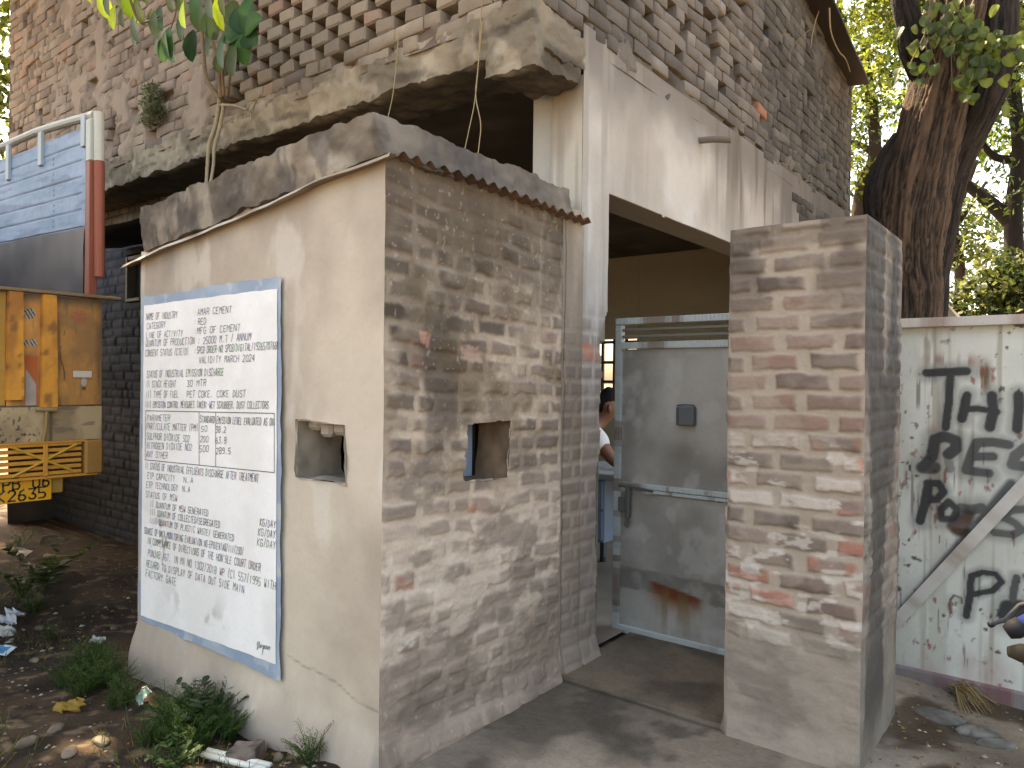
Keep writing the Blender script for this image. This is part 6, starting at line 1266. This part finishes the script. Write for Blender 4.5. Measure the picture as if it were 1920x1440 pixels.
for k, (px, py, h_, n) in enumerate(((150, 1262, .16, 16), (190, 1290, .17, 18), (222, 1292, .15, 16), (120, 1290, .13, 13), (175, 1252, .14, 14), (330, 1372, .18, 20), (370, 1380, .17, 20), (410, 1366, .17, 18), (350, 1408, .13, 14), (300, 1395, .12, 12), (440, 1345, .17, 16), (395, 1335, .14, 14), (215, 1330, .12, 12), (145, 1310, .12, 11), (340, 1432, .12, 12), (205, 1268, .15, 18), (240, 1322, .15, 16), (165, 1300, .14, 16), (310, 1350, .15, 18), (355, 1352, .15, 18), (385, 1410, .14, 16), (425, 1392, .13, 14), (320, 1400, .14, 16), (60, 1150, .16, 16), (100, 1200, .12, 12), (185, 1235, .13, 14), (270, 1400, .11, 12), (455, 1372, .14, 14), (135, 1280, .13, 14))):
    weed('feathery green weed growing in the dirt in front of the booth', px, py, h_, n, 100 + k, gl)
weed('broad leaved weed against the foot of the booth under the notice corner', 470, 1330, .19, 13, 131, None, [lin(52, 66, 42), lin(68, 82, 56), lin(86, 98, 72)], 1)
weed('bent leafy weed right of the notice corner at the booth foot', 508, 1328, .15, 9, 133, None, [lin(64, 78, 52), lin(84, 98, 66), lin(104, 116, 84)], 1)
weed('low green weed at the front corner of the booth', 640, 1408, .15, 16, 135, None)
weed('low leafy weed spreading at the bottom edge beside the white pipe', 325, 1446, .11, 9, 137, None, [lin(58, 78, 40), lin(76, 96, 50), lin(94, 112, 62)], 1)
weed('tall drooping weed in the shade beside the truck', 85, 1105, .30, 9, 139, None, [lin(56, 72, 40), lin(74, 88, 52), lin(92, 104, 64)], 1)
weed('dark green weed patch at the left edge beneath the truck', 40, 1120, .20, 18, 141, None)
weed('grassy weed upright under the truck tail', 36, 1030, .22, 10, 143, None)
# loose grass, chips of brick, dry leaf bits: uncountable ground litter
r = np.random.RandomState(77); N_ = 5200
gxr = r.uniform(-6.6, -2.2, N_); gyr = r.uniform(.75, 2.9, N_); kp = (fb(gxr * 1.3, gyr * 1.3, 0, 1301, 3) > .46); gxr, gyr = gxr[kp], gyr[kp]; gzr = gz(gxr, gyr); n = len(gxr)
a = r.rand(n) * 6.28; h_ = .02 + .06 * r.rand(n); wv_ = .0022 + .002 * r.rand(n); ln = r.normal(size=(n, 2)) * .6
P = np.stack([np.stack([gxr - wv_ * np.cos(a), gyr - wv_ * np.sin(a), gzr - .005], -1), np.stack([gxr + wv_ * np.cos(a), gyr + wv_ * np.sin(a), gzr - .005], -1), np.stack([gxr + ln[:, 0] * h_ + wv_ * .3, gyr + ln[:, 1] * h_, gzr + h_], -1), np.stack([gxr + ln[:, 0] * h_ - wv_ * .3, gyr + ln[:, 1] * h_, gzr + h_], -1)], 1).reshape(-1, 3)
cg = np.repeat(mixc(lin(60, 82, 38), lin(128, 122, 66), r.rand(n) ** 1.5), 4, 0)
tag(npmesh('ground_grass', P, np.arange(4 * n).reshape(-1, 4), cg, M_LEAF, None, False), kind='stuff')
b = MB(); rr = random.Random(33); cl = [A(*c) for c in ((150, 136, 116), (112, 96, 78), (86, 70, 54), (138, 96, 74), (176, 166, 150), (104, 84, 56), (140, 118, 70))]
for k in range(2600):
    if k < 2150: x, y_ = rr.uniform(-6.8, -2.15), rr.uniform(.75, 2.9)
    else: x, y_ = rr.uniform(-.7, .7), rr.uniform(3.2, 4.3)
    if k % 9 == 0 and k < 2150: x, y_ = rr.gauss(-2.5, .3), min(rr.gauss(1.7, .1), 1.86)
    z = float(gz(np.array(x), np.array(y_))); s = rr.uniform(.003, .011) * (2 if rr.random() < .06 else 1); c = tuple(cl[int(rr.random() ** 1.4 * 7)])
    v0 = Vector((x, y_, z + s * .2)); vs = [v0 + Vector((rr.uniform(.6, 1.4) * s * dx_, rr.uniform(.6, 1.4) * s * dy_, rr.uniform(.3, .9) * s * dz_)) for dx_, dy_, dz_ in ((1, 0, 0), (0, 1, 0), (-1, 0, 0), (0, -1, 0), (0, 0, 1))]
    b.add(vs, [(0, 1, 4), (1, 2, 4), (2, 3, 4), (3, 0, 4)], c)
o = b.build('ground_rubble', M_STONE, None); tag(o, kind='stuff')
